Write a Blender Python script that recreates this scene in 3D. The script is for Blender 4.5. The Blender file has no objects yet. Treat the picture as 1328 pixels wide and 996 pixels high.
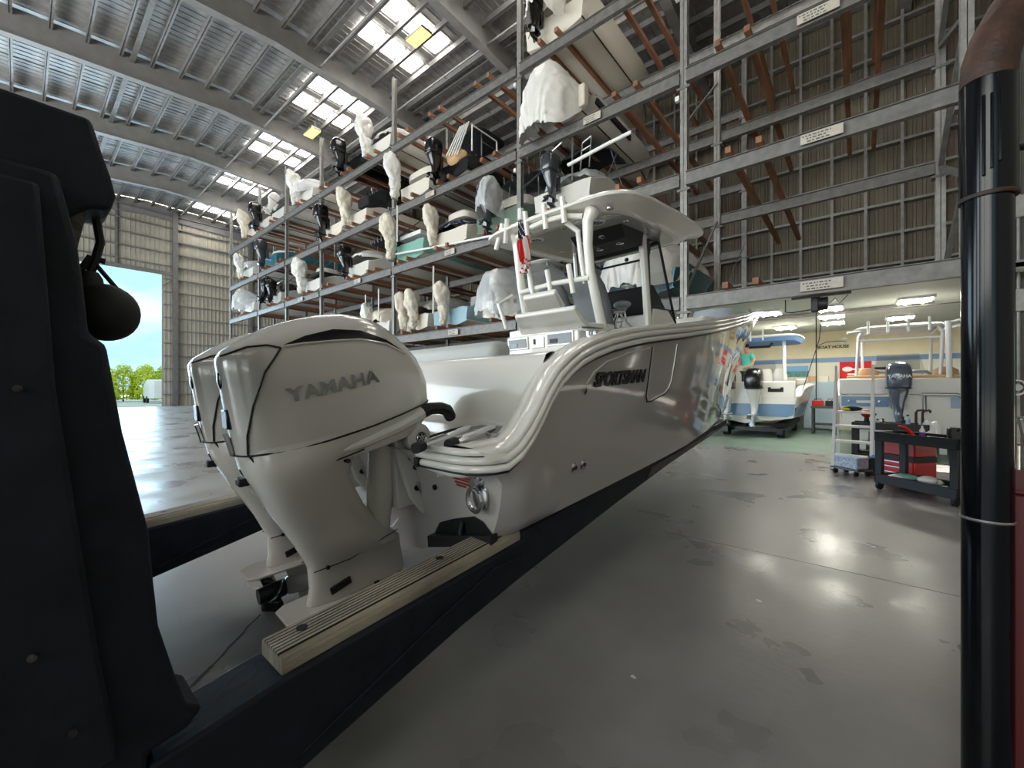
import bpy, bmesh, math, random
import numpy as np
from mathutils import Vector, Matrix, Euler
random.seed(7)
S = bpy.context.scene
COL = S.collection
PI = math.pi
R = math.radians

# ------------------------------------------------------------------ camera, sky, lights, exposure
CAM_H = 1.5
cd = bpy.data.cameras.new('camera'); cam = bpy.data.objects.new('camera', cd); COL.objects.link(cam)
cd.sensor_width = 36; cd.lens = 538 / 1328 * 36; cd.shift_y = 6 / 1328; cd.clip_start = .05; cd.clip_end = 400
cam.location = (0, 0, CAM_H); cam.rotation_euler = (R(90), 0, R(40))
S.camera = cam
S.view_settings.view_transform = 'Standard'; S.view_settings.look = 'None'
S.view_settings.gamma = 1; S.view_settings.exposure = 0.12; S.view_settings.use_curve_mapping = False
try:
    S.cycles.use_denoising = True
    S.cycles.max_bounces = 7; S.cycles.diffuse_bounces = 4; S.cycles.glossy_bounces = 4
    S.cycles.transparent_max_bounces = 12; S.cycles.sample_clamp_indirect = 6
    S.cycles.caustics_reflective = False; S.cycles.caustics_refractive = False
except Exception:
    pass

wd = bpy.data.worlds.new('sky'); S.world = wd; wd.use_nodes = True
nt = wd.node_tree; nt.nodes.clear()
_o = nt.nodes.new('ShaderNodeOutputWorld'); _b = nt.nodes.new('ShaderNodeBackground')
_tc = nt.nodes.new('ShaderNodeTexCoord'); _no = nt.nodes.new('ShaderNodeTexNoise'); _cr = nt.nodes.new('ShaderNodeValToRGB')
_mp = nt.nodes.new('ShaderNodeMapping'); _mp.inputs['Scale'].default_value = (1, 1, 2.4)
_no.inputs['Scale'].default_value = 3.2; _no.inputs['Detail'].default_value = 6
_cr.color_ramp.elements[0].position = .42; _cr.color_ramp.elements[0].color = (.42, .83, .96, 1)
_cr.color_ramp.elements[1].position = .60; _cr.color_ramp.elements[1].color = (.93, .99, 1, 1)
nt.links.new(_tc.outputs['Generated'], _mp.inputs[0]); nt.links.new(_mp.outputs[0], _no.inputs['Vector'])
nt.links.new(_no.outputs['Fac'], _cr.inputs[0]); nt.links.new(_cr.outputs[0], _b.inputs[0])
_b.inputs[1].default_value = 1.3
nt.links.new(_b.outputs[0], _o.inputs[0])

def light(name, kind, loc, rot, energy, color, size=None, sy=None):
    l = bpy.data.lights.new(name, kind); l.energy = energy; l.color = color
    if kind == 'AREA':
        l.shape = 'RECTANGLE'; l.size = size; l.size_y = sy or size
    o = bpy.data.objects.new(name, l); COL.objects.link(o); o.location = loc; o.rotation_euler = rot
    return o
# the sun: low, through the door of the right-hand wall
sun = light('sun', 'SUN', (30, 11, 12), (0, R(70.5), 0), 45, (1, .95, .85)); sun.data.angle = R(.6)
# daylight of the open front of the hall (behind the forklift) and of the far door
light('daylight_front_opening', 'AREA', (-3.5, -13.6, 7.4), (R(90), 0, 0), 1500, (1, .955, .89), 12, 6.4)
light('daylight_front_opening', 'AREA', (-23.5, -13.6, 5.5), (R(90), 0, 0), 6000, (.88, .945, 1), 27, 10)
light('daylight_far_door', 'AREA', (-45.6, 1, 5.7), (0, R(-90), 0), 2900, (.58, .80, 1), 11, 13)
# ------------------------------------------------------------------ helpers
def lin(c):
    return tuple((x / 12.92 if x <= .04045 else ((x + .055) / 1.055) ** 2.4) for x in c)
MATS = {}
def M(name, rgb, rough=.5, metal=0, noise=0, scale=8, bump=0, bscale=None, coat=0, rgb2=None, emit=0, alpha=1, stretch=None, spec=None, rvar=0):
    m = bpy.data.materials.new(name); m.use_nodes = True
    n = m.node_tree.nodes; L = m.node_tree.links; b = n['Principled BSDF']
    c = lin(rgb)
    b.inputs['Base Color'].default_value = (*c, 1); b.inputs['Roughness'].default_value = rough
    b.inputs['Metallic'].default_value = metal
    if coat: b.inputs['Coat Weight'].default_value = coat; b.inputs['Coat Roughness'].default_value = .04
    if spec is not None: b.inputs['Specular IOR Level'].default_value = spec
    if emit:
        b.inputs['Emission Color'].default_value = (*c, 1); b.inputs['Emission Strength'].default_value = emit
    if noise or bump or rvar:
        tc = n.new('ShaderNodeTexCoord'); mp = n.new('ShaderNodeMapping'); L.new(tc.outputs['Object'], mp.inputs[0])
        if stretch: mp.inputs['Scale'].default_value = stretch
        t = n.new('ShaderNodeTexNoise'); t.inputs['Scale'].default_value = scale; t.inputs['Detail'].default_value = 5
        L.new(mp.outputs[0], t.inputs['Vector'])
        if noise:
            r = n.new('ShaderNodeValToRGB'); r.color_ramp.elements[0].position = .3; r.color_ramp.elements[1].position = .7
            c2 = lin(rgb2) if rgb2 else tuple(x * (1 - noise) for x in c)
            c1 = c if rgb2 else tuple(min(1, x * (1 + noise * .6)) for x in c)
            r.color_ramp.elements[0].color = (*c2, 1); r.color_ramp.elements[1].color = (*c1, 1)
            L.new(t.outputs['Fac'], r.inputs[0]); L.new(r.outputs[0], b.inputs['Base Color'])
        if rvar:
            mr = n.new('ShaderNodeMapRange'); mr.inputs['From Min'].default_value = .3; mr.inputs['From Max'].default_value = .7
            mr.inputs['To Min'].default_value = max(.02, rough - rvar); mr.inputs['To Max'].default_value = min(1, rough + rvar)
            L.new(t.outputs['Fac'], mr.inputs['Value']); L.new(mr.outputs[0], b.inputs['Roughness'])
        if bump:
            t2 = t
            if bscale:
                t2 = n.new('ShaderNodeTexNoise'); t2.inputs['Scale'].default_value = bscale; t2.inputs['Detail'].default_value = 4
                L.new(mp.outputs[0], t2.inputs['Vector'])
            bp = n.new('ShaderNodeBump'); bp.inputs['Strength'].default_value = bump; bp.inputs['Distance'].default_value = .02
            L.new(t2.outputs['Fac'], bp.inputs['Height']); L.new(bp.outputs[0], b.inputs['Normal'])
    if alpha < 1:
        tr = n.new('ShaderNodeBsdfTransparent'); mx = n.new('ShaderNodeMixShader'); mx.inputs[0].default_value = alpha
        L.new(tr.outputs[0], mx.inputs[1]); L.new(b.outputs[0], mx.inputs[2]); L.new(mx.outputs[0], n['Material Output'].inputs[0])
    MATS[name] = m
    return m

class MB:
    def __init__(s): s.v = []; s.f = []; s.mi = []
    def add(s, vs, fs, mi=0):
        o = len(s.v); s.v += [tuple(v) for v in vs]; s.f += [tuple(i + o for i in f) for f in fs]; s.mi += [mi] * len(fs); return s
    def box(s, x0, x1, y0, y1, z0, z1, mi=0):
        vs = [(x0, y0, z0), (x1, y0, z0), (x1, y1, z0), (x0, y1, z0), (x0, y0, z1), (x1, y0, z1), (x1, y1, z1), (x0, y1, z1)]
        return s.add(vs, [(3, 2, 1, 0), (4, 5, 6, 7), (0, 1, 5, 4), (1, 2, 6, 5), (2, 3, 7, 6), (3, 0, 4, 7)], mi)
    def obox(s, c, d, rot=None, mi=0):
        mm = (Euler(rot).to_matrix() if rot is not None and not isinstance(rot, Matrix) else rot) or Matrix.Identity(3)
        vs = []
        for z in (-.5, .5):
            for x, y in ((-.5, -.5), (.5, -.5), (.5, .5), (-.5, .5)):
                vs.append(Vector(c) + mm @ Vector((x * d[0], y * d[1], z * d[2])))
        return s.add(vs, [(3, 2, 1, 0), (4, 5, 6, 7), (0, 1, 5, 4), (1, 2, 6, 5), (2, 3, 7, 6), (3, 0, 4, 7)], mi)
    def bar(s, p0, p1, w, h, mi=0, up=(0, 0, 1)):
        p0 = Vector(p0); p1 = Vector(p1); d = (p1 - p0); L_ = d.length; d.normalize()
        u = Vector(up)
        if abs(u.dot(d)) > .98: u = Vector((1, 0, 0))
        x = d.cross(u).normalized(); z = x.cross(d)
        mm = Matrix((x, d, z)).transposed()
        return s.obox((p0 + p1) / 2, (w, L_, h), mm, mi)
    def loft(s, rings, closed=True, cap0=False, cap1=False, mi=0):
        n = len(rings[0]); vs = [p for r in rings for p in r]; fs = []
        for i in range(len(rings) - 1):
            for j in range(n if closed else n - 1):
                k = (j + 1) % n
                fs.append((i * n + j, i * n + k, (i + 1) * n + k, (i + 1) * n + j))
        if cap0: fs.append(tuple(range(n - 1, -1, -1)))
        if cap1: fs.append(tuple((len(rings) - 1) * n + j for j in range(n)))
        return s.add(vs, fs, mi)
    def tube(s, pts, r, n=8, mi=0, cap=True, flat=1):
        pts = [Vector(p) for p in pts]; rr = r if isinstance(r, (list, tuple)) else [r] * len(pts)
        rings = []; prev = None
        for i, p in enumerate(pts):
            d = (pts[min(i + 1, len(pts) - 1)] - pts[max(i - 1, 0)])
            if d.length < 1e-9: d = Vector((0, 0, 1))
            d.normalize()
            if prev is None:
                a = Vector((0, 0, 1)) if abs(d.z) < .9 else Vector((1, 0, 0))
                u = d.cross(a).normalized()
            else:
                u = (prev - d * prev.dot(d))
                u = u.normalized() if u.length > 1e-6 else d.orthogonal().normalized()
            prev = u; w = d.cross(u)
            rings.append([p + (u * math.cos(2 * PI * k / n) + w * math.sin(2 * PI * k / n) * flat) * rr[i] for k in range(n)])
        return s.loft(rings, True, cap, cap, mi)
    def cyl(s, p0, p1, r0, r1=None, n=12, mi=0):
        return s.tube([p0, p1], [r0, r0 if r1 is None else r1], n, mi)
    def prism(s, poly, axis, a, b, mi=0):
        def P(u, v, w):
            return {'x': (w, u, v), 'y': (u, w, v), 'z': (u, v, w)}[axis]
        n = len(poly)
        vs = [P(u, v, a) for u, v in poly] + [P(u, v, b) for u, v in poly]
        fs = [tuple(range(n))[::-1], tuple(range(n, 2 * n))] + [(i, (i + 1) % n, n + (i + 1) % n, n + i) for i in range(n)]
        return s.add(vs, fs, mi)
    def ball(s, c, r, nu=14, nv=8, mi=0, jit=0):
        rx, ry, rz = r if isinstance(r, (list, tuple)) else (r, r, r)
        rings = []
        for i in range(nv + 1):
            t = PI * i / nv; q = max(math.sin(t), .02)
            rings.append([(c[0] + rx * q * math.cos(2 * PI * k / nu) * (1 + random.uniform(-jit, jit)), c[1] + ry * q * math.sin(2 * PI * k / nu) * (1 + random.uniform(-jit, jit)), c[2] - rz * math.cos(t)) for k in range(nu)])
        return s.loft(rings, True, True, True, mi)
    def lathe(s, prof, c=(0, 0, 0), n=20, mi=0, mat=None):
        rings = [[(r * math.cos(2 * PI * k / n), r * math.sin(2 * PI * k / n), z) for k in range(n)] for r, z in prof]
        if mat is not None: rings = [[mat @ Vector(p) for p in q] for q in rings]
        rings = [[Vector(p) + Vector(c) for p in q] for q in rings]
        return s.loft(rings, True, True, True, mi)
    def build(s, name, mat, parent=None, smooth=35, bevel=0, seg=2, label=None, subsurf=0):
        me = bpy.data.meshes.new(name); me.from_pydata([tuple(v) for v in s.v], [], s.f); me.update()
        for m in (mat if isinstance(mat, (list, tuple)) else [mat]): me.materials.append(m)
        if any(s.mi): me.polygons.foreach_set('material_index', s.mi)
        bm = bmesh.new(); bm.from_mesh(me); bmesh.ops.recalc_face_normals(bm, faces=bm.faces); bm.to_mesh(me); bm.free()
        if smooth:
            me.polygons.foreach_set('use_smooth', [True] * len(me.polygons))
            if not subsurf: me.set_sharp_from_angle(angle=R(smooth))
        o = bpy.data.objects.new(name, me); COL.objects.link(o)
        if bevel:
            b = o.modifiers.new('bevel', 'BEVEL'); b.width = bevel; b.segments = seg; b.limit_method = 'ANGLE'; b.angle_limit = R(40)
        if subsurf:
            b = o.modifiers.new('subd', 'SUBSURF'); b.levels = subsurf; b.render_levels = subsurf
        if parent is not None: o.parent = parent
        if label: o['label'] = label
        return o

def thing(name, label, cat, loc=(0, 0, 0), rot=(0, 0, 0), group=None):
    o = bpy.data.objects.new(name, None); COL.objects.link(o); o.location = loc; o.rotation_euler = rot
    o.empty_display_size = .2
    o['label'] = label; o['category'] = cat
    if group: o['group'] = group
    return o
def tag(o, label, cat, group=None):
    o['label'] = label; o['category'] = cat
    if group: o['group'] = group
    return o
def struct(o): o['kind'] = 'structure'; return o
def copyobj(o, parent=None, loc=None, rot=None):
    c = o.copy(); COL.objects.link(c)
    if parent is not None: c.parent = parent
    if loc is not None: c.location = loc
    if rot is not None: c.rotation_euler = rot
    return c
def text(name, body, size, mat, parent=None, mw=None, extrude=.004, offset=0.0, shear=0, sx=1, conform=None, label=None, space=1):
    """letters as one mesh; mw maps text plane (x right, y up, z out) to parent space"""
    cu = bpy.data.curves.new('lettering', 'FONT'); cu.body = body; cu.size = size; cu.extrude = extrude; cu.offset = offset
    cu.shear = shear; cu.align_x = 'CENTER'; cu.align_y = 'CENTER'; cu.resolution_u = 3; cu.space_character = space
    t = bpy.data.objects.new('lettering', cu); COL.objects.link(t)
    bpy.context.view_layer.update()
    me = bpy.data.meshes.new_from_object(t.evaluated_get(bpy.context.evaluated_depsgraph_get()))
    bpy.data.objects.remove(t); bpy.data.curves.remove(cu)
    for v in me.vertices:
        p = Vector((v.co.x * sx, v.co.y, v.co.z))
        if mw is not None: p = mw @ p
        if conform: p = conform(p)
        v.co = p
    me.materials.clear(); me.materials.append(mat); me.name = name
    o = bpy.data.objects.new(name, me); COL.objects.link(o)
    if parent is not None: o.parent = parent
    if label: o['label'] = label
    return o
def ip(x, xs, ys): return float(np.interp(x, xs, ys))
def sm(x, xs, ys):
    """smooth (pchip-like) interpolation"""
    n = len(xs)
    if x <= xs[0]: return ys[0]
    if x >= xs[-1]: return ys[-1]
    i = max(k for k in range(n) if xs[k] <= x); i = min(i, n - 2)
    h = [xs[k + 1] - xs[k] for k in range(n - 1)]; d = [(ys[k + 1] - ys[k]) / h[k] for k in range(n - 1)]
    def slope(k):
        if k == 0: return d[0]
        if k == n - 1: return d[-1]
        return 0 if d[k - 1] * d[k] <= 0 else 2 * d[k - 1] * d[k] / (d[k - 1] + d[k])
    m0, m1 = slope(i), slope(i + 1); t = (x - xs[i]) / h[i]
    return (2 * t ** 3 - 3 * t * t + 1) * ys[i] + (t ** 3 - 2 * t * t + t) * h[i] * m0 + (-2 * t ** 3 + 3 * t * t) * ys[i + 1] + (t ** 3 - t * t) * h[i] * m1

# ------------------------------------------------------------------ materials
m_conc = M('polished_concrete', (.545, .535, .525), .33, 0, .27, 1.1, .06, 22, rvar=.12, spec=.5)
m_joint = M('joint_dirt', (.2, .2, .2), .8)
m_galv = M('galvanised_steel', (.57, .56, .54), .5, .3, .22, 6)
m_beam = M('rack_beam_steel', (.47, .46, .445), .5, .25, .25, 6)
m_galv_d = M('dull_galvanised_steel', (.46, .455, .44), .55, .25, .25, 5)
m_roof = M('roof_sheet', (.66, .65, .64), .45, .35, .2, 3)
m_raft = M('rafter_paint', (.55, .54, .53), .55, .1, .15, 2)
m_purl = M('purlin_steel', (.5, .49, .48), .5, .3, .2, 4)
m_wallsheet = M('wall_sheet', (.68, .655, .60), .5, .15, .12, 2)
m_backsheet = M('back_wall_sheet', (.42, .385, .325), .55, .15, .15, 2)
m_sky = M('translucent_skylight', (1, .99, .96), .5, emit=16)
m_lamp = M('fluorescent_tube', (1, .98, .93), .5, emit=42)
m_warm = M('warm_lamp_glass', (1, .80, .38), .5, emit=3.2)
m_white = M('white_paint', (.88, .88, .87), .4)
m_wood = M('bunk_timber', (.54, .37, .27), .7, 0, .35, 7, .3, stretch=(1, .15, 1))
m_wood2 = M('dark_bunk_timber', (.42, .27, .19), .75, 0, .35, 7, .3, stretch=(1, .15, 1))
m_gel = M('white_gelcoat', (.90, .885, .855), .16, coat=.6)
m_gelh = M('hull_gelcoat', (.735, .71, .695), .08, coat=1)
m_eng = M('pearl_engine_paint', (.80, .785, .76), .2, coat=.6)
m_seam = M('black_seam', (.03, .03, .03), .5)
m_blackgloss = M('gloss_black_plastic', (.02, .02, .022), .18)
m_black = M('black_plastic', (.045, .045, .05), .5)
m_rubber = M('black_rubber', (.05, .05, .055), .7, 0, .3, 20)
m_chrome = M('chrome', (.82, .82, .83), .12, 1)
m_dkchrome = M('dark_chrome', (.30, .30, .31), .16, 1)
m_alu = M('brushed_aluminium', (.75, .76, .77), .3, 1)
m_red = M('red_plastic', (.75, .1, .08), .35)
m_redprint = M('red_print', (.55, .08, .08), .6)
m_grey_seat = M('grey_vinyl', (.56, .58, .60), .5, 0, .06, 20)
m_dgrey_seat = M('dark_grey_vinyl', (.42, .43, .44), .55)
m_fork = M('black_fork_paint', (.10, .115, .15), .6, 0, .4, 9, .15, 30, spec=.25)
m_forkworn = M('worn_fork_paint', (.05, .05, .055), .5, 0, 1, 26, .4, 60, rgb2=(.33, .31, .29))
m_deckgroove = M('dark_groove', (.16, .14, .12), .9)  # darker colour for the cut grooves of the board
m_deckwood = M('grooved_decking', (.70, .655, .58), .7, 0, .3, 5, .25, 40, rgb2=(.50, .46, .41), stretch=(3, .6, 1))
m_glass = M('smoked_glass', (.30, .32, .33), .04, alpha=.35)
m_clearglass = M('clear_glass', (.7, .75, .76), .03, alpha=.18)
m_poly = M('clear_plastic_wrap', (.93, .94, .95), .12, 0, 0, 6, .6, 9, alpha=.48)
m_shrink = M('white_shrink_wrap', (.88, .87, .85), .4, 0, .06, 5, .8, 8, alpha=.93)
m_canvas = M('cream_canvas', (.85, .815, .75), .85, 0, .1, 6, .6, 10)
m_canvasg = M('grey_canvas', (.72, .71, .69), .85, 0, .1, 6, .6, 10)
m_cream = M('cream_gelcoat', (.84, .815, .765), .3, coat=.3)
m_offw = M('off_white_gelcoat', (.83, .82, .79), .28, coat=.3)
m_navy = M('navy_gelcoat', (.09, .12, .22), .2, coat=.4)
m_teal = M('seafoam_gelcoat', (.50, .68, .63), .25, coat=.3)
m_blueg = M('pale_blue_gelcoat', (.56, .68, .73), .25, coat=.3)
m_tealblue = M('teal_blue_gelcoat', (.20, .40, .45), .25, coat=.3)
m_dkgreen = M('grey_green_gelcoat', (.40, .47, .42), .3, coat=.3)
m_bayblue = M('slate_blue_gelcoat', (.36, .50, .63), .25, coat=.4)
m_blackhull = M('black_gelcoat', (.07, .075, .08), .2, coat=.4)
m_engblack = M('black_engine_paint', (.04, .04, .045), .25, coat=.4)
m_engchar = M('charcoal_engine_paint', (.22, .23, .25), .25, coat=.5)
m_enggrey = M('blue_grey_engine_paint', (.38, .42, .48), .2, .3, coat=.6)
m_engwhite = M('white_engine_paint', (.84, .83, .81), .25, coat=.4)
m_tan = M('tan_vinyl', (.74, .60, .44), .6)
m_bluecan = M('blue_canvas', (.42, .56, .74), .8)
m_blackcan = M('black_canvas', (.07, .08, .09), .8)
m_strake = M('dark_strake', (.16, .15, .14), .6)
m_rust = M('rusty_brown_paint', (.25, .16, .115), .6, .1, .5, 10, .3, 30)
m_poleblack = M('pole_black_paint', (.03, .035, .055), .14, 0, .3, 5, spec=.3)
m_redpanel = M('dark_red_panel', (.36, .07, .08), .45)
m_baywall = M('beige_bay_wall', (.83, .79, .66), .7, 0, .05, 3)
m_bayceil = M('white_ceiling_board', (.86, .88, .84), .6, 0, .04, 2)
m_bluestripe = M('blue_wall_stripe', (.42, .53, .66), .6)
m_baylow = M('pale_lower_wall', (.80, .79, .72), .7)
m_darkwall = M('dark_grey_wall', (.30, .30, .29), .7, 0, .2, 3)
m_baygreen = M('green_bay_floor', (.47, .55, .50), .45, 0, .15, 2)
m_leaf = M('hedge_leaf', (.82, .86, .24), .6, 0, .35, 9)
m_leaf2 = M('palm_leaf', (.38, .50, .16), .6, 0, .3, 9)
m_skin = M('skin', (.72, .50, .40), .55)
m_shirt = M('green_polo_cloth', (.30, .68, .60), .8)
m_hair = M('dark_hair', (.07, .06, .055), .7)
m_trouser = M('dark_trousers', (.12, .13, .15), .8)
m_asphalt = M('pale_yard_concrete', (.80, .80, .78), .8, 0, .1, 1)
m_sign = M('load_sign_plate', (.74, .71, .66), .6, 0, .1, 10)
m_ink = M('black_ink', (.08, .08, .08), .6)
m_fadeink = M('faded_ink', (.34, .33, .31), .7)
m_flagred = M('flag_red', (.74, .09, .12), .8)
m_flagwhite = M('flag_white', (.86, .85, .83), .8)
m_flagblue = M('flag_blue', (.10, .12, .25), .8)
m_yellow = M('yellow_plastic', (.85, .80, .15), .5)
m_greenstrap = M('green_strap', (.25, .65, .25), .7)
m_paleblue = M('pale_blue_plastic', (.72, .80, .88), .4)
m_cabinet = M('pale_blue_cabinet', (.62, .70, .74), .4)
m_orangerope = M('brown_strap', (.45, .25, .18), .7)
# ================================================================== the hall
XL, XR, YF, YB = -46.0, 9.0, -14.0, 21.0
def roof_z(y): return 17.25 - (.085 * (7 - y) if y < 7 else .03 * (y - 7))
fl = struct(MB().box(XL - .3, XR + .3, YF - .3, YB + .3, -.4, -.015).build('floor', m_joint, smooth=0))
xs_ = [XL - .3, -34, -22, -9.6, 2.65, XR + .3]; ys_ = [YF - .3, -7.8, -1.7, 4.37, 11.75, YB + .3]
for i in range(5):
    for j in range(5):
        bay = (i == 3 and j == 4)
        MB().box(xs_[i] + .005, xs_[i + 1] - .005, ys_[j] + .005, ys_[j + 1] - .005, -.02, 0).build('slab', m_baygreen if bay else m_conc, fl, smooth=0)
# the crack that runs past the propellers
cr = MB(); p = Vector((-2.30, .30, 0))
for k in range(14):
    q = p + Vector((-.05 + random.uniform(-.012, .012), .055 + random.uniform(-.012, .012), 0))
    d = Vector((.006, .006, 0)) * random.uniform(.5, 1.3); cr.add([p - d, p + d, q + d, q - d], [(0, 1, 2, 3)]); p = q
for v in range(len(cr.v)): cr.v[v] = (cr.v[v][0], cr.v[v][1], .0015)
cr.build('crack', m_joint, fl, smooth=0)
# pale scraps lying on the floor
for (px, py) in ((-.55, 3.35), (-.35, 5.05), (.1, 5.2), (-.9, 2.05), (-.62, 3.9), (-3.2, 1.3)):
    b = MB(); n = 6
    b.add([(px + .022 * math.cos(a * PI / 3) * random.uniform(.5, 1.4), py + .022 * math.sin(a * PI / 3) * random.uniform(.4, 1), .003 + .008 * random.random()) for a in range(n)], [tuple(range(n))])
    b.build('floor_chip', m_white, fl, smooth=0)

def ribbed(u0, u1, z0, z1, place, pitch=.3, depth=.035, step=None):
    """vertical-rib sheet as a strip; place(u, d, z) -> xyz"""
    prof = []; u = u0
    while u < u1 - 1e-6:
        for a, d in ((0, 0), (.55, 0), (.65, depth), (.9, depth)):
            if u + a * pitch < u1: prof.append((u + a * pitch, d))
        u += pitch
    prof.append((u1, 0))
    return [[place(a, d, z0) for a, d in prof], [place(a, d, z1) for a, d in prof]]
# --- left end wall with the big door
DY0, DY1, DZ = -6.0, 7.97, 11.4
w = MB(); pl = lambda u, d, z: (XL - .05 + d, u, z)
w.loft(ribbed(DY1, YB, 0, 17.7, pl), False); w.loft(ribbed(DY0, DY1, DZ, 17.7, pl), False); w.loft(ribbed(YF, DY0, 0, 17.0, pl), False)
wl = struct(w.build('wall_left', m_wallsheet, smooth=0))
def girt(par, p0, p1, name='girt', w_=.16, h_=.07, m=None, up=(0, 0, 1)):
    return MB().bar(p0, p1, w_, h_, up=up).build(name, m or m_purl, par, smooth=0)
for k in range(15):
    z = 1.0 + 1.11 * k
    if z > 16.6: break
    girt(wl, (XL + .1, DY1 + .1, z), (XL + .1, YB, z), w_=.2, h_=.09)
    if z > DZ + .3: girt(wl, (XL + .1, DY0, z), (XL + .1, DY1, z), w_=.2, h_=.09)
girt(wl, (XL + .12, DY0 - .3, DZ + .05), (XL + .12, DY1 + .9, DZ + .05), 'door_header', .24, .3, m_galv_d)
for y, ww in ((8.85, .35), (5.1, .16), (14.7, .3), (20.5, .3), (-6.2, .3)):
    z0 = 0 if y > 8 or y < -6 else DZ
    MB().box(XL, XL + ww, y - ww / 2, y + ww / 2, z0, 16.9).build('wall_column', m_galv_d, wl, smooth=0)
MB().bar((XL + .2, 8.0, 10.3), (XL + .2, 8.8, 11.1), .08, .08).build('knee_brace', m_galv_d, wl, smooth=0)
# --- back wall with girts and studs
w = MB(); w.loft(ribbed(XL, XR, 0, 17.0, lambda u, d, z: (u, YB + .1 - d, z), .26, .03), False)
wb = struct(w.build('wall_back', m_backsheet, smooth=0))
for k in range(12):
    z = 3.9 + 1.12 * k
    girt(wb, (XL, YB - .1, z), (XR, YB - .1, z), w_=.26, h_=.09, m=m_galv)
for k in range(24):
    x = 2.2 - 1.02 * k
    MB().box(x - .045, x + .045, YB - .26, YB - .14, 3.7, 16.8).build('wall_stud', m_galv, wb, smooth=0)
for x in (-28, -33, -38, -43): MB().box(x - .12, x + .12, YB - .35, YB - .1, 0, 16.8).build('wall_stud', m_galv_d, wb, smooth=0)
# --- right wall with the sunlit door and the open side
w = MB(); pr = lambda u, d, z: (XR + .05 - d, u, z)
w.loft(ribbed(YF, 10.7, 0, 17, pr), False)
w.loft(ribbed(10.7, 11.65, 2.9, 17, pr), False); w.loft(ribbed(11.65, YB, 0, 17, pr), False)
wr = struct(w.build('wall_right', m_wallsheet, smooth=0))
# --- front side is open: header and end columns
w = MB(); pf = lambda u, d, z: (u, YF - .05 + d, z)
w.loft(ribbed(XL, XR, 10.6, 16, pf, .5), False); w.loft(ribbed(XL, -37.5, 0, 10.6, pf, .5), False); pass
struct(w.build('wall_front', m_wallsheet, smooth=0))
# --- roof: ribbed sheet (ribs run down the slope), rafters, purlins, skylights
SKY_Y = (9.4, 10.47, 11.54); BAYS = [XL + 6.75 * k for k in range(9)]
prof = []; x = XL
while x < XR:
    for a, d in ((0, 0), (.78, 0), (.84, .028), (.95, .028)): prof.append((x + a * .34, d))
    x += .34
ceil_ = MB()
ysr = [YF, -7, 0, 7, 14, YB]
ceil_.loft([[(a, y, roof_z(y) + .1 - d) for a, d in prof] for y in ysr], False)
ce = struct(ceil_.build('ceiling', m_roof, smooth=0))
for x in BAYS:
    outer = [(YF, roof_z(YF) - .02), (7, roof_z(7) - .02), (YB, roof_z(YB) - .02)]
    inner = [(YB, 15.35), (12.3, 15.95), (7, 16.12), (-.5, 15.45), (YF, 14.4)]
    b = MB().prism(outer + inner, 'x', x - .02, x + .02)
    for (a, c) in zip(inner[:-1], inner[1:]):
        b.bar((x, a[0], a[1]), (x, c[0], c[1]), .36, .05)
    b.build('rafter', m_raft, ce, smooth=0)
    for yy in (YF + .4, YB - .4):
        if yy > 0 and x > -12: continue
        MB().box(x - .2, x + .2, yy - .25, yy + .25, 0, 15.2).build('rafter_column', m_raft, ce, smooth=0)
y = 9.4 - 1.07 * 21
pur = None
while y < YB:
    z = roof_z(y) - .06
    b = MB().box(XL, XR, y - .025, y + .025, z - .24, z).box(XL, XR, y, y + .1, z - .24, z - .22)
    b.build('purlin', m_purl, ce, smooth=0)
    y += 1.07
for y in (3.0, 8.35, 13.7):      # the doubled strut purlins
    z = roof_z(y) - .06
    MB().box(XL, XR, y + .3, y + .48, z - .3, z - .22).build('strut_purlin', m_galv_d, ce, smooth=0)
for k, x0 in enumerate(BAYS[:-1]):
    for dx in (2.45, 4.3):
        for y in SKY_Y:
            z = roof_z(y + .5)
            MB().box(x0 + dx - .48, x0 + dx + .48, y + .12, y + .97, z + .005, z + .03).build('skylight_panel', m_sky, ce, smooth=0)
# sag rods and sprinkler pipes below the roof
for k, x0 in enumerate(BAYS[:-1]):
    MB().tube([(x0 + 3.3, -12, roof_z(-12) - .2), (x0 + 3.3, 7, roof_z(7) - .2), (x0 + 3.3, 20, roof_z(20) - .2)], .02, 5).build('sag_rod', m_galv_d, ce)
for y, z in ((8.9, 16.2), (12.9, 16.2)):
    MB().tube([(-44, y, z), (0, y, z)], .045, 6).build('sprinkler_pipe', m_galv, ce)
# --- high-bay lamps hanging from the roof
def highbay(x, y, z, l, first):
    t = thing('high_bay_lamp', l, 'lamp', (x, y, z))
    b = MB().box(-.55, .55, -.28, .28, 0, .1).box(-.5, .5, -.24, .24, .1, .16); b.build('housing', m_galv_d, t, bevel=.01)
    g = MB()
    for q in range(4): g.box(-.52, .52, -.25 + q * .13, -.14 + q * .13, -.03, 0)
    g.build('lamp_glass', m_warm, t, smooth=0)
    h = MB()
    for a in (-.4, .4): h.tube([(a, 0, .16), (a, 0, 15.98 + 1.02 - z - .1)], .012, 5)
    h.build('hanger', m_galv_d, t)
highbay(-14.3, 10.9, 16.35, 'large yellow-lit high bay lamp hanging beside the nearest skylights', 0)
highbay(-24.4, 11.0, 16.35, 'orange-lit high bay lamp hanging beneath the second group of skylights', 0)

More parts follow.
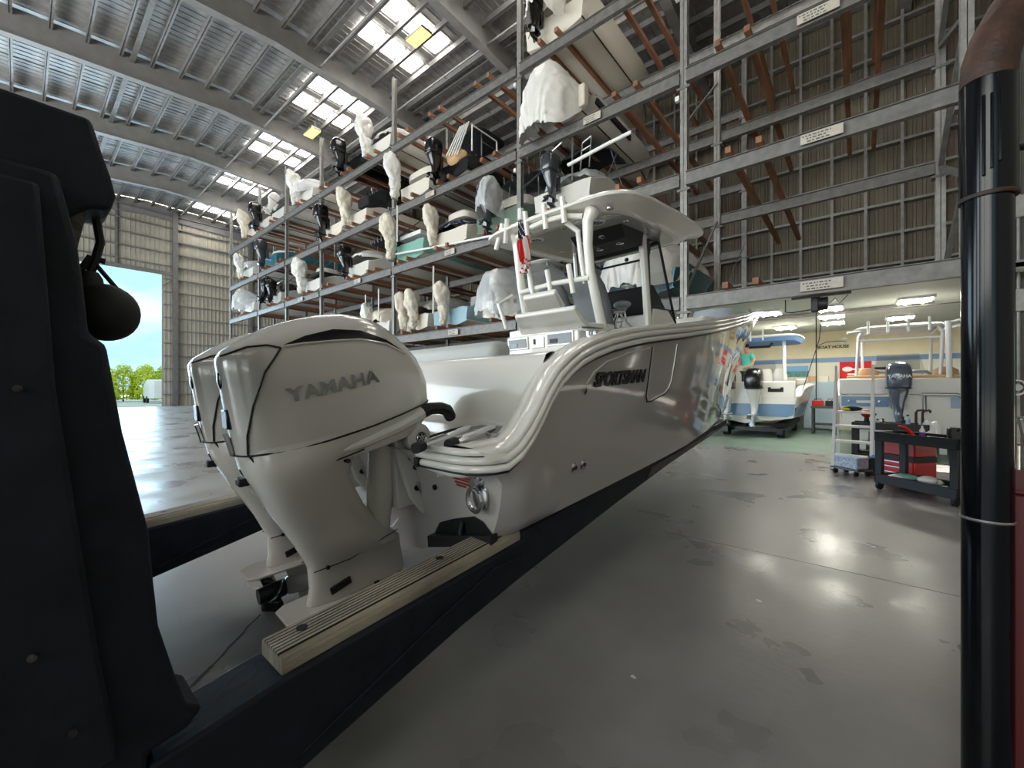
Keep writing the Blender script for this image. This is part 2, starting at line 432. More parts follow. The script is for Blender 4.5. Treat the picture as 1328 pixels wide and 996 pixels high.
# ================================================================== the service bay under the rack, right
BZ = 3.62
w = MB().box(-9.6, 2.65, 19.3, 19.45, 0, BZ); bw = struct(w.build('wall_bay_back', m_baywall, smooth=0))
MB().box(-9.6, 2.65, 19.27, 19.3, 2.47, 2.64).build('wall_stripe', m_bluestripe, bw, smooth=0)
MB().box(-9.6, 2.65, 19.28, 19.3, 0.02, 2.47).build('lower_panel', m_baylow, bw, smooth=0)
struct(MB().box(2.65, 2.8, 11.75, 19.4, 0, BZ).build('wall_bay_right', m_darkwall, smooth=0))
struct(MB().box(-9.75, -9.6, 11.75, 19.4, 0, BZ).build('wall_bay_left', m_baywall, smooth=0))
cb = struct(MB().box(-9.6, 2.8, 11.2, 19.45, BZ, BZ + .08).build('ceiling_bay', m_bayceil, smooth=0))
MB().box(-9.6, 2.65, 14.75, 14.8, BZ - .015, BZ).build('ceiling_batten', m_galv_d, cb, smooth=0)
MB().box(-9.6, 2.65, 11.2, 11.24, BZ - .05, BZ + .12).build('ceiling_edge', m_galv_d, cb, smooth=0)
for k, (x, y, l) in enumerate([(.99, 13.55, 'fluorescent ceiling fixture nearest the right wall of the bay'), (-.63, 13.5, 'fluorescent ceiling fixture right behind the hanging hoist, first of three in line'),
    (-.63, 14.99, 'fluorescent ceiling fixture in the middle of the three in line'), (-.66, 16.5, 'fluorescent ceiling fixture farthest back of the three in line'),
    (-1.95, 13.3, 'fluorescent ceiling fixture above the bow tip of the white boat'), (-1.96, 16.79, 'fluorescent ceiling fixture above the blue boat with the standing person'), (.9, 16.6, 'fluorescent ceiling fixture above the pipe top of the silver outboard boat')]):
    t = thing('ceiling_light', l, 'light', (x, y, BZ))
    MB().box(-.32, .32, -.34, .34, -.06, 0).build('light_frame', m_white, t, smooth=0)
    g = MB()
    for q in (-.15, .15): g.cyl((q, -.3, -.06), (q, .3, -.06), .04, n=8)
    g.box(-.28, .28, -.3, .3, -.066, -.06)
    g.build('diffuser', m_lamp, t)
# logo painted on the back wall
lg = thing('wall_logo', 'dark painted boat-outline logo with lettering on the beige bay wall', 'sign', (-.77, 19.27, 3.1))
text('lettering', 'BOAT HOUSE', .15, m_ink, lg, Matrix.Translation((0, -.008, -.07)) @ Matrix.Rotation(R(90), 4, 'X'), .003, .004, .1)
MB().tube([(-.42, -.01, .02), (-.2, -.01, .12), (.15, -.01, .14), (.38, -.01, .08)], .012, 6).build('hull_outline', m_ink, lg)
MB().ball((.33, -.01, .2), (.09, .012, .05)).ball((.3, -.01, .05), (.08, .012, .035)).build('white_spray', m_white, lg)
# red banner with a white wrench shape, and the sea mural
bn = thing('wall_banner', 'red banner with a white spoon-like figure on the bay wall', 'banner', (-.15, 19.25, 2.17))
MB().box(-.42, .46, -.006, .006, -.32, .3).build('cloth', m_flagred, bn, smooth=0)
MB().ball((-.2, -.012, .03), (.15, .008, .09)).box(-.1, .46, -.02, -.008, .0, .05).box(-.2, .1, -.02, -.008, -.17, -.13).build('white_figure', m_white, bn)
mu = thing('sea_mural', 'blue and green seascape picture hung on the bay wall', 'picture', (-1.92, 19.25, 2.17))
MB().box(-.42, .42, -.01, .01, .0, .2).build('sky_band', M('mural_blue', (.42, .60, .74), .6), mu, smooth=0)
MB().box(-.42, .42, -.01, .01, -.22, .0).build('sea_band', M('mural_green', (.30, .50, .50), .6, 0, .4, 9), mu, smooth=0)
# cabinets and benches along the back
def cabinet(x, y, w_, d, h, l, m, nd):
    t = thing('workshop_cabinet', l, 'cabinet', (x, y, 0))
    MB().box(-w_ / 2, w_ / 2, -d / 2, d / 2, .05, h).build('cabinet_body', m, t, bevel=.01)
    for q in range(nd):
        a = -w_ / 2 + w_ * q / nd
        dr = MB().box(a + .015, a + w_ / nd - .015, -d / 2 - .02, -d / 2, .1, h - .04).build('door', m, t, bevel=.004)
        MB().box(a + w_ / nd - .09, a + w_ / nd - .06, -d / 2 - .05, -d / 2 - .02, h * .5, h * .62).build('handle', m_chrome, dr)
cabinet(-1.15, 18.9, .9, .5, 1.75, 'pale blue double-door cabinet between the two boats in the bay', m_cabinet, 2)
for x, z, c, l in ((-1.35, 1.75, m_tan, 'tan carton on top of the pale blue cabinet, left'), (-1.0, 1.75, m_cream, 'cream carton on top of the pale blue cabinet, right')):
    t = thing('carton', l, 'box', (x, 18.85, z)); MB().box(-.13, .13, -.12, .12, 0, .2).build('box', c, t, bevel=.005); MB().box(-.13, .13, -.02, .02, .2, .203).build('tape', m_orangerope, t)
def bench(x, y, w_, l):
    t = thing('workbench', l, 'workbench', (x, y, 0))
    MB().box(-w_ / 2, w_ / 2, -.35, .35, .85, .92).build('worktop', m_darkwall, t, bevel=.01)
    for a in (-1, 1):
        for c in (-1, 1): MB().box(a * (w_ / 2 - .05) - .03, a * (w_ / 2 - .05) + .03, c * .3 - .03, c * .3 + .03, 0, .85).build('leg', m_darkwall, t)
    MB().box(-w_ / 2 + .05, w_ / 2 - .05, -.3, .3, .3, .33).build('shelf', m_darkwall, t)
bench(-.9, 17.3, .72, 'dark steel workbench in front of the pale blue cabinet')
for x, c, n, l in ((-1.08, m_red, 'toolbox', 'red toolbox on the dark workbench, left end'), (-.72, m_black, 'toolbox', 'black toolbox on the dark workbench, right end')):
    t = thing(n, l, 'toolbox', (x, 17.2, .92)); MB().box(-.16, .16, -.1, .1, 0, .18).build('body', c, t, bevel=.015); MB().tube([(-.1, 0, .18), (-.08, 0, .24), (.08, 0, .24), (.1, 0, .18)], .012, 6).build('handle', m_black, t)
cabinet(1.95, 18.8, 1.0, .6, 2.0, 'pale grey double-door cabinet in the right rear corner of the bay', m_cabinet, 2)
# round black wall fan, right side
t = thing('wall_fan', 'round black fan on the dark right wall of the bay', 'fan', (2.45, 16.3, 2.75), (0, R(-90), 0))
MB().lathe([(.36, -.08), (.4, 0), (.36, .08), (.33, .08), (.33, -.08)], n=28).build('cage_ring', m_black, t)
g = MB()
for k in range(14): g.tube([(0, 0, .09), (.34 * math.cos(k * PI / 7), .34 * math.sin(k * PI / 7), .07)], .006, 4)
g.build('grille', m_black, t)
for k in range(4):
    MB().obox((.15 * math.cos(k * PI / 2), .15 * math.sin(k * PI / 2), 0), (.22, .12, .015), (R(20) * math.cos(k * PI / 2), R(20) * math.sin(k * PI / 2), k * PI / 2)).build('blade', m_darkwall, t)
MB().lathe([(.07, -.15), (.07, .05)], n=12).build('motor', m_black, t)
# hoist hanging from the rack beam
t = thing('chain_hoist', 'small black hoist with cables hanging under the rack beam', 'hoist', (-.69, 11.3, 3.55))
MB().box(-.14, .0, -.09, .09, -.36, -.05).build('motor', m_black, t, bevel=.02)
MB().cyl((.02, 0, -.2), (.16, 0, -.2), .14, n=14).cyl((.0, 0, -.2), (.02, 0, -.2), .16, n=14).build('drum', m_black, t)
MB().box(-.5, .55, -.04, .04, -.04, .04).build('rail', m_galv_d, t)
MB().tube([(-.05, 0, -.36), (-.05, 0, -2.3)], .012, 6).build('cable', m_black, t)
MB().tube([(.06, 0, -.34), (.0, -.02, -1.0), (-.3, 0, -2.1)], .008, 6).build('pendant_cord', m_black, t)
MB().tube([(-.14, 0, -.3), (-.5, 0, -.33), (-.62, 0, -.3), (-.62, 0, -.02)], .012, 6).build('conduit', m_black, t)
MB().tube([(.18, 0, -.2), (.28, 0, -.1), (.36, 0, -.22), (.5, 0, -.05)], .008, 6).build('loose_wire', m_black, t)
# white batten lamp by the pipe top
t = thing('tube_lamp', 'white tube lamp lying against the right end of the pipe top', 'lamp', (1.72, 15.1, 3.05), (0, R(-12), 0))
MB().box(-.25, .25, -.03, .03, -.03, .03).build('tube', m_white, t)

# ================================================================== the boat rack
rack = thing('boat_rack', 'tall galvanised steel dry-stack rack holding boats on timber bunks', 'rack', (0, 11, 0))
RX = [1.47, -3.45, -8.86, -16.2, -23.2, -27.9, -32.5, -38.6]
LV = [3.67, 6.8, 9.4, 12.25, 15.0]
RY = [0, 3.2, 7.2]
def hpost(x, y, z0, z1, n='post'):
    b = MB(); s = .085
    b.box(x - s, x + s, y - s, y - s + .012, z0, z1).box(x - s, x + s, y + s - .012, y + s, z0, z1).box(x - .006, x + .006, y - s, y + s, z0, z1)
    return b.build(n, m_galv, rack, smooth=0)
for i, x in enumerate(RX):
    for j, y in enumerate(RY):
        z0 = BZ + .1 if (x > -9 and j > 0) or x > -8 and j == 0 and x > 1 else 0.0
        
        if i == 0 and j == 2: continue
        hpost(x, y, z0, 15.3 if j else 15.6)
        for z in LV[:-1]:
            if z > z0: MB().box(x - .16, x + .16, y - .11, y + .11, z - .26, z - .2).build('splice_plate', m_galv_d, rack, smooth=0)
for li, z in enumerate(LV):
    for j, y in enumerate(RY):
        for i in range(len(RX) - 1):
            x0, x1 = RX[i + 1] + .09, RX[i] - .09
            if li == 4 and (j == 0) or (j == 2 and i == 0): continue
            b = MB(); h = .17 if j == 0 else .15
            yo = y - .14 if j == 0 else y
            b.box(x0, x1, yo - .006, yo + .006, z - h, z + h).box(x0, x1, yo - .07, yo + .07, z + h - .012, z + h).box(x0, x1, yo - .07, yo + .07, z - h, z - h + .012)
            b.build('beam', m_beam, rack, smooth=0)
# frame bracing between front and rear posts
for i, x in enumerate(RX):
    zs = np.arange(3.9, 15, 1.45)
    for k, z in enumerate(zs[:-1]):
        if i in (0,):
            a, c = (0, 3.2) if k % 2 else (3.2, 0)
            MB().bar((x, a, z), (x, c, zs[k + 1]), .09, .09).build('brace', m_galv_d, rack, smooth=0)
        elif k % 3 == 0:
            MB().bar((x, 0, z), (x, 3.2, min(z + 2.9, 15)), .05, .05).build('brace', m_galv_d, rack, smooth=0)
            MB().tube([(x, 3.2, z + .3), (x, 7.2, min(z + 3.2, 15))], .014, 5).build('brace_rod', m_galv_d, rack)
# load signs on the front beams
for x, z in ((-.62, LV[0]), (-.62, LV[1]), (-.68, LV[2]), (-6.2, LV[0]), (-12.0, LV[0]), (-12.2, LV[1]), (-19.0, LV[1]), (-13.4, LV[2]), (-25.4, LV[1]), (-6.2, LV[1]), (-6, LV[2])):
    wS = .36 if x > -1 else .28
    s = MB().box(x - wS, x + wS, -.235, -.215, z - .10, z + .11).build('load_sign', m_sign, rack, smooth=0)
    b = MB()
    for q, (a, c) in enumerate(((-.9, .45), (-.7, .3), (-.68, .38))):
        zz = z + .06 - q * .06
        u = a
        while u < c:
            l_ = random.uniform(.06, .2); b.box(x + u * wS, x + min(u + l_, c) * wS, -.238, -.235, zz - .013, zz + .013); u += l_ + .06
    b.build('sign_print', m_fadeink, s, smooth=0)['kind'] = 'stuff'
# small grey clips hanging on the posts
for (x, z) in ((-8.86, 9.0), (-3.45, 9.0), (-8.86, 11.9), (-3.45, 11.6), (-8.86, 6.3)):
    MB().box(x - .2, x - .1, -.13, -.03, z - .12, z).build('post_clip', m_white, rack, smooth=0)
MB().tube([(-15.9, -.3, 7.45), (-13.5, -.3, 7.2), (-8.9, -.35, 6.75)], .04, 7).build('tie_pole', m_white, rack)

bunk_me = {}
def bunk(x, lv, dark=False, y0=-.42, y1=7.5):
    z = LV[lv] + .17
    o = MB().box(x - .06, x + .06, y0, y1, z, z + .14).build('bunk', m_wood2 if dark else m_wood, rack, smooth=0) if (lv, dark) not in bunk_me else None
    if o is None:
        s, sx, sz = bunk_me[(lv, dark)]; o = copyobj(s, rack, (x - sx, 0, 0))
    else: bunk_me[(lv, dark)] = (o, x, z)
    return o
# ================================================================== the white centre-console boat on the forks
boat = thing('fishing_boat', 'large glossy white centre-console boat with twin white outboards on the black forks', 'boat', (-2.6, 1.75, .33), (R(4.6), 0, R(-4)))
XS = ([0, .08, .2, 2.2, 3.0, 3.9, 4.9, 5.9, 7, 8.1, 9.2, 10.0, 10.46], [1.30, 1.37, 1.40, 1.40, 1.35, 1.24, 1.07, .86, .62, .41, .21, .075, .012])
ZS = ([0, .06, .2, .4, .6, .85, 1.2, 1.5, 2, 3, 4, 5, 6, 7, 8.2, 9.4, 10.46], [.845, .85, .97, 1.20, 1.32, 1.39, 1.43, 1.45, 1.48, 1.56, 1.65, 1.74, 1.83, 1.92, 2.02, 2.12, 2.2])
XC = ([0, .15, 2.4, 3.2, 4, 5, 6.3, 7.3, 8.0, 10.46], [1.14, 1.2, 1.2, 1.15, 1.03, .74, .34, .08, .03, .008])
ZC = ([0, 2, 4, 6, 7.3, 8, 9.5, 10.46], [.40, .44, .55, .66, .62, .80, 1.85, 2.17])
ZK = ([0, 6.6, 7.64, 7.87, 8.86, 10.07, 10.46], [0, 0, .2, .58, 1.40, 2.08, 2.17])
def rake(z): return ip(z, [0, .755, .79, .83, 1.4], [0, .092, .17, .216, .36])
def shear_y(y, z): return y - rake(z) * max(0, 1 - y / .9)
def hx(y): return sm(y, *XS)
def hz(y): return sm(y, *ZS)
def hull_pt(y, s):
    """side surface, s 0 chine .. 1 sheer, starboard"""
    xc, zc, x1, z1 = sm(y, *XC), sm(y, *ZC), hx(y), hz(y)
    zk = sm(y, *ZK); zc = max(zc, zk + .01); z1 = max(z1, zc + .005)
    p = 1 + .75 * min(1, max(0, (y - 3) / 4)); bul = .03 * math.sin(PI * s) * max(0, 1 - y / 5)
    z = zc + (z1 - zc) * s
    return Vector((xc + (x1 - xc) * s ** p + bul, shear_y(y, z), z))
YST = [0, .03, .07, .12, .18, .25, .32, .4, .48, .56, .66, .8, 1, 1.2, 1.5, 1.9, 2.4, 3, 3.6, 4.3, 5, 5.7, 6.4, 7, 7.5, 7.8, 8.2, 8.7, 9.2, 9.7, 10.1, 10.35, 10.46]
rings = []
for y in YST:
    xc, zc, zk = sm(y, *XC), max(sm(y, *ZC), sm(y, *ZK) + .01), sm(y, *ZK)
    half = [Vector((0, y, zk))]
    for f, dz in ((.32, 0), (.36, -.02), (.62, 0), (.66, -.02), (.95, -.015)):
        z = zk + (zc - zk) * f + dz; half.append(Vector((xc * f, shear_y(y, z), z)))
    half += [hull_pt(y, s) for s in (0, .12, .25, .4, .55, .7, .85, 1)]
    rings.append([Vector((-p.x, p.y, p.z)) for p in half[:0:-1]] + half)
hull = MB().loft(rings, False, cap0=True).build('hull', m_gelh, boat, smooth=40)
# rub rail: three ribs along the sheer and round the stern quarter, one per side
def sheer_path(off, dz, y0=.02, side=1):
    pts = []
    if True:
        zz = hz(0) + dz
        for a in range(5):     # rounded stern corner
            t = R(90 - a * 20); pts.append(Vector((1.16 + (.20 + off) * math.cos(t) * 1, -.27 - (.0 + off) - .0 + .18 * (1 - math.sin(t)), zz)))
        pts.insert(0, Vector((.89, -.28 - off, zz)))
    for y in YST[3:]:
        p = hull_pt(y, 1); pts.append(Vector((p.x + off * (1 if y < 9.8 else .3), p.y, p.z + dz)))
    return [Vector((q.x * side, q.y, q.z)) for q in pts]
for side in (1, -1):
    b = MB(); b.tube(sheer_path(.018, -.022, side=side), .0185, 8, 0); b.tube(sheer_path(.02, .017, side=side), .0185, 8, 0)
    b.tube(sheer_path(.008, .054, side=side), .0175, 8, 0); b.tube(sheer_path(.006, -.048, side=side), .007, 6, 1)
    b.build('rub_rail', [m_gel, m_black], boat, smooth=60)
# deck cap: the broad white moulding that runs inside the rail
def cap_rings(side):
    rr = []
    base = [(-.25, .845)] + [(y, None) for y in YST[1:-1]]
    for y, z in base:
        yy = max(y, 0)
        x1 = hx(max(y, .1)) if y > -.2 else 1.36; z1 = hz(yy)
        wdt = ip(yy, [0, .5, 2, 6, 9, 10.4], [.38, .30, .26, .22, .14, .02]); ys = shear_y(yy, z1) if y > -.2 else -.25
        top = .062
        lag = .26 * max(0, 1 - yy / 1.2)
        zi = lambda f: hz(max(0, yy - lag * f))
        if y > 9.9: wdt = min(wdt, x1 * .9)
        q = [(x1 + .005, z1 + .02), (x1 - .02, z1 + .05), (x1 - wdt * .25, zi(.2) + top + .012), (x1 - wdt * .6, zi(.6) + top + .016), (x1 - wdt * .93, zi(.95) + top - .004), (x1 - wdt, zi(1) + top - .03), (x1 - wdt - .01, max(z1 - .35, .74) if yy < 6.5 else z1 - .04)]
        rr.append([Vector((a * side, ys, c)) for a, c in q])
    return rr
for side in (1, -1): MB().loft(cap_rings(side), False).build('deck_cap', m_gel, boat, smooth=50)
# swim platforms, motor well, transom wall
for side in (1, -1):
    b = MB().prism([(a * side, y) for a, y in ((.88, -.265), (1.1, -.28), (1.2, -.25), (1.2, .5), (.45, .5), (.50, .18), (.82, -.19))], 'z', .76, .888)
    pl_ = b.build('swim_platform', m_gel, boat, bevel=.03, seg=3)
    if side == 1:
        MB().box(.60, .98, .17, .42, .88, .893).build('hatch_recess', m_blackgloss, pl_, smooth=0, label='dark open hatch beside the ladder')
        MB().tube([(.56, .44, .89), (.56, .16, .89), (1.0, .16, .89), (1.0, .44, .89), (.56, .44, .89)], .012, 6).build('hatch_rim', m_gel, pl_)
        for (x0, y0, x1, y1) in ((1.0, -.36, .78, .14), (1.075, -.22, .90, .22)):
            lr = MB().tube([(x0, y0, .92), (x1, y1, .92)], .023, 10).build('ladder_rail', m_chrome, pl_)
            d = Vector((x0 - x1, y0 - y1, 0)).normalized()
            MB().tube([Vector((x0, y0, .92)) - d * .03, Vector((x0, y0, .92)) + d * .035], .027, 10).build('end_cap', m_rubber, pl_)
        MB().tube([(.79, .12, .92), (.9, .22, .92)], .012, 8).build('ladder_rung', m_chrome, pl_)
        MB().box(.885, .92, -.33, -.27, .80, .85).build('hinge', m_black, pl_, bevel=.01)
MB().box(-.72, .72, -.05, .5, .55, .74).build('motor_well', m_gel, boat, bevel=.03)
wl_ = MB(); rr = []
for z, y in ((.70, .44), (.87, .44), (.90, .47), (.93, .49), (1.30, .50), (1.345, .53), (1.36, .58), (1.355, .66), (1.28, .68), (.74, .68)):
    rr.append([Vector((x, y + .05 * (x / 1.15) ** 2 * -1, z)) for x in np.linspace(-1.13, 1.13, 13)])
wl_.loft(rr, False).build('transom_wall', m_gel, boat, smooth=45)
MB().tube([(.98, .47, .93), (1.05, .485, 1.05), (1.11, .49, 1.18), (1.13, .50, 1.22)], .012, 6).tube([(.93, .44, .86), (.99, .46, .99)], .006, 5).build('door_seam', m_gel, boat)
MB().prism([(-1.0, .68), (1.0, .68), (1.0, 3.0), (.85, 3.9), (.5, 4.9), (.15, 6.0), (-.15, 6.0), (-.5, 4.9), (-.85, 3.9), (-1.0, 3.0)], 'z', .72, .78).build('cockpit_sole', m_gel, boat, smooth=0)
MB().box(-.84, .46, .69, .90, 1.30, 1.48).build('bolster_cushion', M('pale_grey_vinyl', (.70, .71, .70), .5), boat, bevel=.07, seg=4)
# bow deck, bow cushion, cleats
bd = MB(); rr = []
for y in (6.4, 7, 7.8, 8.6, 9.4, 10.1): rr.append([Vector((f * (hx(y) - .1), shear_y(y, hz(y)), hz(y) + .05)) for f in (-1, -.5, 0, .5, 1)])
bd.loft(rr, False).build('bow_deck', m_gel, boat, smooth=0)
cu = MB(); rr = []
for z, h_ in ((1.84, .30), (2.02, .34), (2.07, .31), (2.085, .2)):
    rr.append([Vector((.12 + h_ * math.cos(a), 6.5 + .09 * math.sin(a), z)) for a in np.linspace(0, 2 * PI, 14)[:-1]])
cu.loft(rr, True, False, True).build('bow_seat_back', m_grey_seat, boat, smooth=60)
MB().box(-.5, .5, 5.0, 6.2, 1.62, 1.86).build('bow_seat_base', m_gel, boat, bevel=.05)
def cleat(x, y, z, yaw=0):
    b = MB(); d = Vector((math.sin(yaw), math.cos(yaw), 0))
    p = Vector((x, y, z)); b.tube([p - d * .12 + Vector((0, 0, .05)), p - d * .05 + Vector((0, 0, .045)), p + d * .05 + Vector((0, 0, .045)), p + d * .12 + Vector((0, 0, .05))], [.01, .016, .016, .01], 8)
    for q in (-.04, .04): b.cyl(p + d * q, p + d * q + Vector((0, 0, .045)), .014, n=8)
    return b.build('cleat', m_chrome, boat)
cleat(1.24, .82, hz(.82) + .06); cleat(.62, 6.9, hz(6.9) + .07); cleat(-1.24, .82, hz(.82) + .06); cleat(-.62, 6.9, hz(6.9) + .07)
MB().box(-.03, .03, 10.0, 10.4, 2.22, 2.26).build('anchor_roller', m_alu, boat, bevel=.01)
# side door outline and trim groove
def side_at(y, z):
    zc, z1 = sm(y, *ZC), hz(y); s = min(1, max(0, (z - zc) / (z1 - zc)))
    yy = y
    for _ in range(3): yy = y + rake(z) * max(0, 1 - yy / .9)
    p = hull_pt(yy, s); return p
def side_line(pts, r, off=.001):
    out = []
    for (a, b_) in zip(pts[:-1], pts[1:]):
        for k in range(5):
            y = a[0] + (b_[0] - a[0]) * k / 5; z = a[1] + (b_[1] - a[1]) * k / 5
            p = side_at(y, z); out.append(p + Vector((off, 0, 0)))
    p = side_at(*pts[-1]); out.append(p + Vector((off, 0, 0)))
    return out
MB().tube(side_line([(1.35, 1.36), (1.33, 1.02), (1.36, .97), (1.42, .965), (1.66, 1.0), (1.72, 1.03), (1.76, 1.1), (1.79, 1.38)], 0), .007, 5).build('side_door_seam', m_seam, boat)
MB().tube(side_line([(1.36, 1.36), (1.342, 1.02), (1.37, .98), (1.42, .975), (1.655, 1.01), (1.71, 1.04), (1.75, 1.1), (1.78, 1.38)], 0), .006, 5).build('side_door_lip', m_gel, boat)
MB().tube(side_line([(.52, 1.12), (.60, 1.2), (.74, 1.27), (1.0, 1.325), (1.31, 1.355)], 0), .007, 6).build('side_moulding', m_gel, boat)
def hull_conform(p):
    q = side_at(p.y, p.z); return Vector((q.x + .004 + p.x, p.y, p.z))
mt_txt = Matrix.Translation((0, .93, 1.165)) @ Matrix.Rotation(R(-1), 4, 'X') @ Matrix(((0, 0, 1, 0), (1, 0, 0, 0), (0, 1, 0, 0), (0, 0, 0, 1)))
text('hull_lettering', 'SPORTSMAN', .118, m_dkchrome, boat, mt_txt, .006, .004, .25, .98, hull_conform, label='chrome raised letters along the hull side')
MB().add([hull_conform(Vector((0, y, z))) for y, z in ((.495, 1.105), (.51, 1.095), (.528, 1.118), (.512, 1.145))], [(0, 1, 2, 3)]).build('hull_emblem', m_black, boat, smooth=0)
for y in (.5, .6):
    p = side_at(y, .66)
    MB().lathe([(.03, -.01), (.032, .008), (.02, .014)], p, 14, mat=Euler((0, R(85), 0)).to_matrix()).lathe([(.014, .012), (.014, .018)], p, 10, 1, mat=Euler((0, R(85), 0)).to_matrix()).build('drain_fitting', [m_chrome, m_black], boat)
# transom details: tow eye, warning text, trim tabs, drain
ty = lambda z: shear_y(0, z) - .003
b = MB(); b.lathe([(.09, 0), (.085, .014), (.02, .02)], (1.11, ty(.64), .64), 16, mat=Matrix.Rotation(R(90), 3, 'X') @ Matrix.Diagonal((.65, 1.1, 1)).to_3x3()); b.cyl((1.11, ty(.68), .70), (1.11, ty(.68) - .05, .70), .022)
t_ = [(1.11 + .052 * math.cos(a), ty(.63) - .05, .615 + .06 * math.sin(a)) for a in np.linspace(0, 2 * PI, 17)]
b.tube(t_, .012, 7, cap=False); b.build('stern_eye', m_chrome, boat)
b = MB()
for x0, x1, z in ((.87, 1.06, .715), (.88, 1.05, .70), (.89, 1.06, .685), (.90, 1.08, .665), (.91, .99, .65)):
    b.obox(((x0 + x1) / 2, ty(z), z), (x1 - x0, .004, .009), (0, R(2), 0))
b.build('warning_print', m_redprint, boat, smooth=0)
for side in (1, -1):
    pk = [(.59, .27), (.68, .375), (.82, .43), (1.02, .49), (1.09, .475), (1.15, .42), (1.14, .39)]
    tb = MB().add([(side * a, shear_y(0, c_) - .006, c_) for a, c_ in pk] + [(side * a, .05, c_) for a, c_ in pk], [tuple(range(7)), tuple(range(7, 14))] + [(k, (k + 1) % 7, 7 + (k + 1) % 7, 7 + k) for k in range(7)]).build('trim_tab_pocket', m_black, boat, smooth=0)
    MB().add([(side * .60, -.09, .215), (side * 1.17, -.09, .375), (side * 1.16, -.03, .37), (side * .58, -.03, .21), (side * .60, -.09, .285), (side * 1.17, -.09, .43), (side * 1.16, -.03, .425), (side * .58, -.03, .28)],
        [(0, 1, 2, 3), (4, 5, 6, 7), (0, 1, 5, 4), (1, 2, 6, 5), (2, 3, 7, 6), (3, 0, 4, 7)]).build('trim_tab', m_black, tb, smooth=0)
    MB().cyl((side * .9, -.075, .34), (side * .92, -.06, .44), .014, n=8).build('actuator', m_black, tb)
MB().lathe([(.016, 0), (.016, .012)], (.70, ty(.60), .60), 10, mat=Matrix.Rotation(R(90), 3, 'X')).build('transom_drain', m_black, boat)

# ---------------- engines
YA = ([.75, .89, 1.08, 1.27, 1.40, 1.43, 1.47, 1.53, 1.555, 1.566], [-.93, -.975, -1.0, -1.015, -1.025, -1.01, -.94, -.80, -.66, -.50])
YF_ = ([.75, .9, 1.05, 1.21, 1.375, 1.495, 1.55, 1.566], [-.10, .05, .05, .0, -.13, -.27, -.40, -.47])
HW = ([.75, .9, 1.05, 1.2, 1.35, 1.45, 1.50, 1.54, 1.56, 1.566], [.25, .285, .30, .298, .285, .25, .20, .13, .06, .015])
def cowl_pt(z0, th):
    ya, yf, w_ = sm(z0, *YA), sm(z0, *YF_), sm(z0, *HW)
    ym = ya + (yf - ya) * .55
    c_, s_ = math.cos(th), math.sin(th)
    e = .62 if s_ > 0 else .80
    x = w_ * math.copysign(abs(c_) ** e, c_)
    y = ym + ((yf - ym) if s_ > 0 else (ym - ya)) * math.copysign(abs(s_) ** (.62 if s_ > 0 else .95), s_)
    return Vector((x, y, z0 + .14 * (y + .95)))
def cowl_x(y, z):
    z0 = z - .14 * (y + .95); z0 = min(max(z0, .76), 1.56)
    ya, yf, w_ = sm(z0, *YA), sm(z0, *YF_), sm(z0, *HW); ym = ya + (yf - ya) * .55
    if y > ym:
        s_ = min(1, max(0, (y - ym) / (yf - ym))) ** (1 / .62); e = .62
    else:
        s_ = min(1, max(0, (ym - y) / (ym - ya))) ** (1 / .95); e = .80
    return w_ * max(0, 1 - s_ * s_) ** (e / 2)
def cowl_curve(pts, side, off=.002, n=8):
    out = []
    for a, b_ in zip(pts[:-1], pts[1:]):
        for k in range(n):
            y = a[0] + (b_[0] - a[0]) * k / n; z = a[1] + (b_[1] - a[1]) * k / n
            out.append(Vector((side * (cowl_x(y, z) + off), y, z)))
    y, z = pts[-1]; out.append(Vector((side * (cowl_x(y, z) + off), y, z)))
    return out
